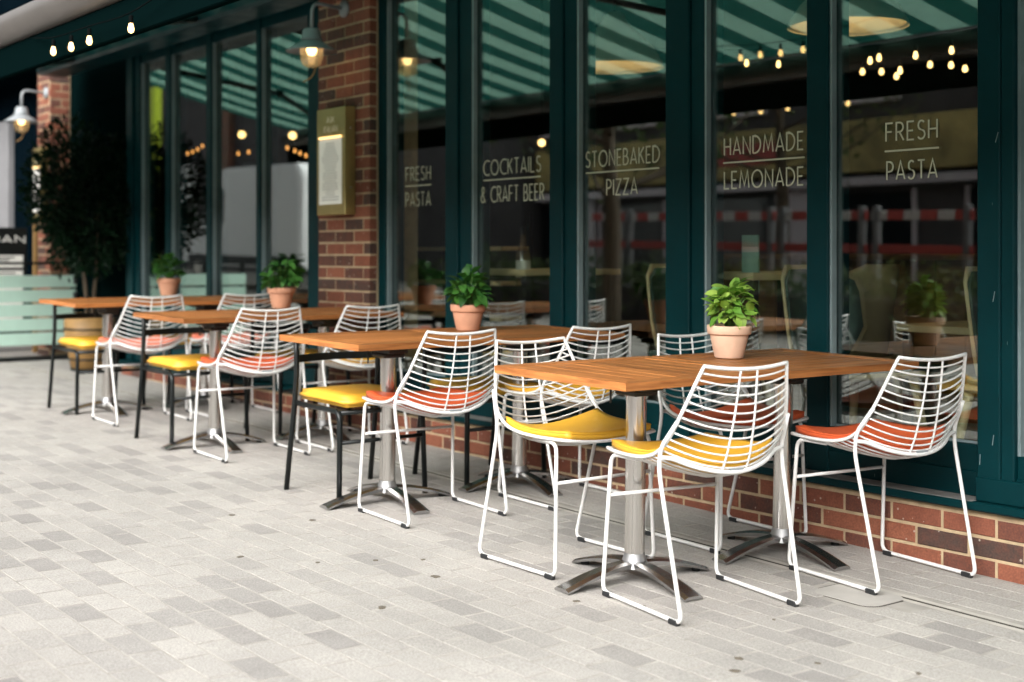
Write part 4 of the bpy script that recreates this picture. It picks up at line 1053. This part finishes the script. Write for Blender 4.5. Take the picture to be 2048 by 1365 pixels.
for i in range(6500):
    c = Vector((q.uniform(-9, 7), q.gauss(0, .22), abs(q.gauss(.45, .22)))); c.z = min(c.z, .85 + .12 * math.sin(c.x * 3))
    d = Vector((q.gauss(0, 1), q.gauss(0, 1), q.gauss(.6, .7))).normalized(); s_ = d.cross(Vector((q.gauss(0, 1), q.gauss(0, 1), q.gauss(0, 1)))).normalized(); L_ = q.uniform(.09, .18)
    m.add([c, c + d * L_ * .5 + s_ * L_ * .18, c + d * L_, c + d * L_ * .5 - s_ * L_ * .18], [(0, 1, 2, 3)])
o = m.build('foliage', M['leaf_hedge'], hd); o['kind'] = 'stuff'
MB().bbox(-9, 7, -.2, .2, 0, .5, .03).build('planter_box', M['oppwall'], hd)
# white van
van = thing('white_van', 'white panel van parked up the street, mirrored in the left window bay', 'van'); ground_place(van, -26.0, -8.95, 0); van.scale = (1, 1, 1.08)
prof = [(-2.75, .45), (-2.75, .95), (-2.55, 1.12), (-1.85, 1.25), (-1.35, 2.0), (-1.05, 2.28), (-.6, 2.36), (2.6, 2.36), (2.75, 2.2), (2.75, .45)]
bm = bmesh.new(); vv = [bm.verts.new((p[0], -.95, p[1])) for p in prof]; f = bm.faces.new(vv)
ex = bmesh.ops.extrude_face_region(bm, geom=[f]); bmesh.ops.translate(bm, verts=[g for g in ex['geom'] if isinstance(g, bmesh.types.BMVert)], vec=(0, 1.9, 0))
bmesh.ops.recalc_face_normals(bm, faces=bm.faces); bmesh.ops.bevel(bm, geom=list(bm.edges), offset=.05, segments=2, affect='EDGES')
me = bpy.data.meshes.new('body'); bm.to_mesh(me); bm.free(); me.materials.append(M['vanwhite']); obj('body', me, van)
MB().prism([(-1.68, 1.28), (-1.28, 1.95), (-.62, 1.95), (-.62, 1.28)], 'y', .951, .957).prism([(-1.68, 1.28), (-1.28, 1.95), (-.62, 1.95), (-.62, 1.28)], 'y', -.957, -.951).build('side_window', M['glassdark'], van)
MB().bbox(-2.4, 2.74, .952, .962, .5, .66, .003).build('side_trim', M['rubber'], van)
for x in (-1.85, 1.75):
    for sy in (-1, 1):
        w = MB().tube([(x, sy * .78, .34), (x, sy * .97, .34)], .34, 26).build('wheel', M['rubber'], van)
        MB().tube([(x, sy * .965, .34), (x, sy * .98, .34)], .2, 20).build('rim', M['steel'], w)
for sy in (-1, 1): MB().bbox(-2.79, -2.7, sy * .72 - .14, sy * .72 + .14, .82, 1.02, .02).build('headlight', M['steel'], van)
# lime site gate far up the street
lg = thing('site_hoarding', 'lime green and white site hoarding mirrored in the leftmost pane', 'hoarding'); ground_place(lg, -32.5, -8.2, 0)
for k in range(4):
    MB().bbox(-2.4 + 1.3 * k, -2.05 + 1.3 * k, -.1, .1, 0, 4.6, .02).build('post', M['lime'], lg)
    if k < 3:
        MB().bbox(-2.04 + 1.3 * k, -1.11 + 1.3 * k, -.04, .04, 2.9, 3.4, .01).build('lime_panel', M['lime'], lg)
        MB().bbox(-2.04 + 1.3 * k, -1.11 + 1.3 * k, -.04, .04, 1.7, 2.8, .01).build('white_panel', M['white_wall'], lg)
        MB().bbox(-2.04 + 1.3 * k, -1.11 + 1.3 * k, -.04, .04, .2, 1.3, .01).build('white_panel', M['white_wall'], lg)
# street trees
def street_tree(label, x, y, seed, h=5.5):
    root = thing('street_tree', label, 'tree', group='bare-branched street trees'); ground_place(root, x, y, 0); q = random.Random(seed)
    t = MB(); t.tube(spline([(0, 0, 0), (.05, .03, h * .3), (-.04, .05, h * .6), (.05, 0, h)], 14), [.13 - .007 * i for i in range(14)], 9)
    c = MB()
    for k in range(26):
        z = h * q.uniform(.35, .98); a = q.uniform(0, 2 * PI); L_ = (h - z) * .35 + .9; e = Vector((L_ * math.cos(a), L_ * math.sin(a), z + L_ * .55))
        t.tube(arc((0, 0, z), (L_ * .5 * math.cos(a), L_ * .5 * math.sin(a), z + .1), e, 5), [.035 - .005 * i for i in range(6)], 5)
        for j in range(60):
            p = Vector((0, 0, z)).lerp(e, q.uniform(.35, 1.05)) + Vector((q.gauss(0, .22), q.gauss(0, .22), q.gauss(0, .22)))
            d = Vector((q.gauss(0, 1), q.gauss(0, 1), q.gauss(0, 1))).normalized(); s_ = d.orthogonal().normalized(); l_ = q.uniform(.08, .16)
            c.add([p, p + d * l_ * .5 + s_ * l_ * .3, p + d * l_, p + d * l_ * .5 - s_ * l_ * .3], [(0, 1, 2, 3)])
    t.build('trunk', M['bark'], root); o = c.build('crown', M['leaf_hedge'], root); o['kind'] = 'stuff'
street_tree('street tree mirrored beside the van in the left bay', -12.4, -6.4, 3, 4.6)
street_tree('street tree mirrored in the COCKTAILS window', -14.5, -11.8, 5, 5.5)
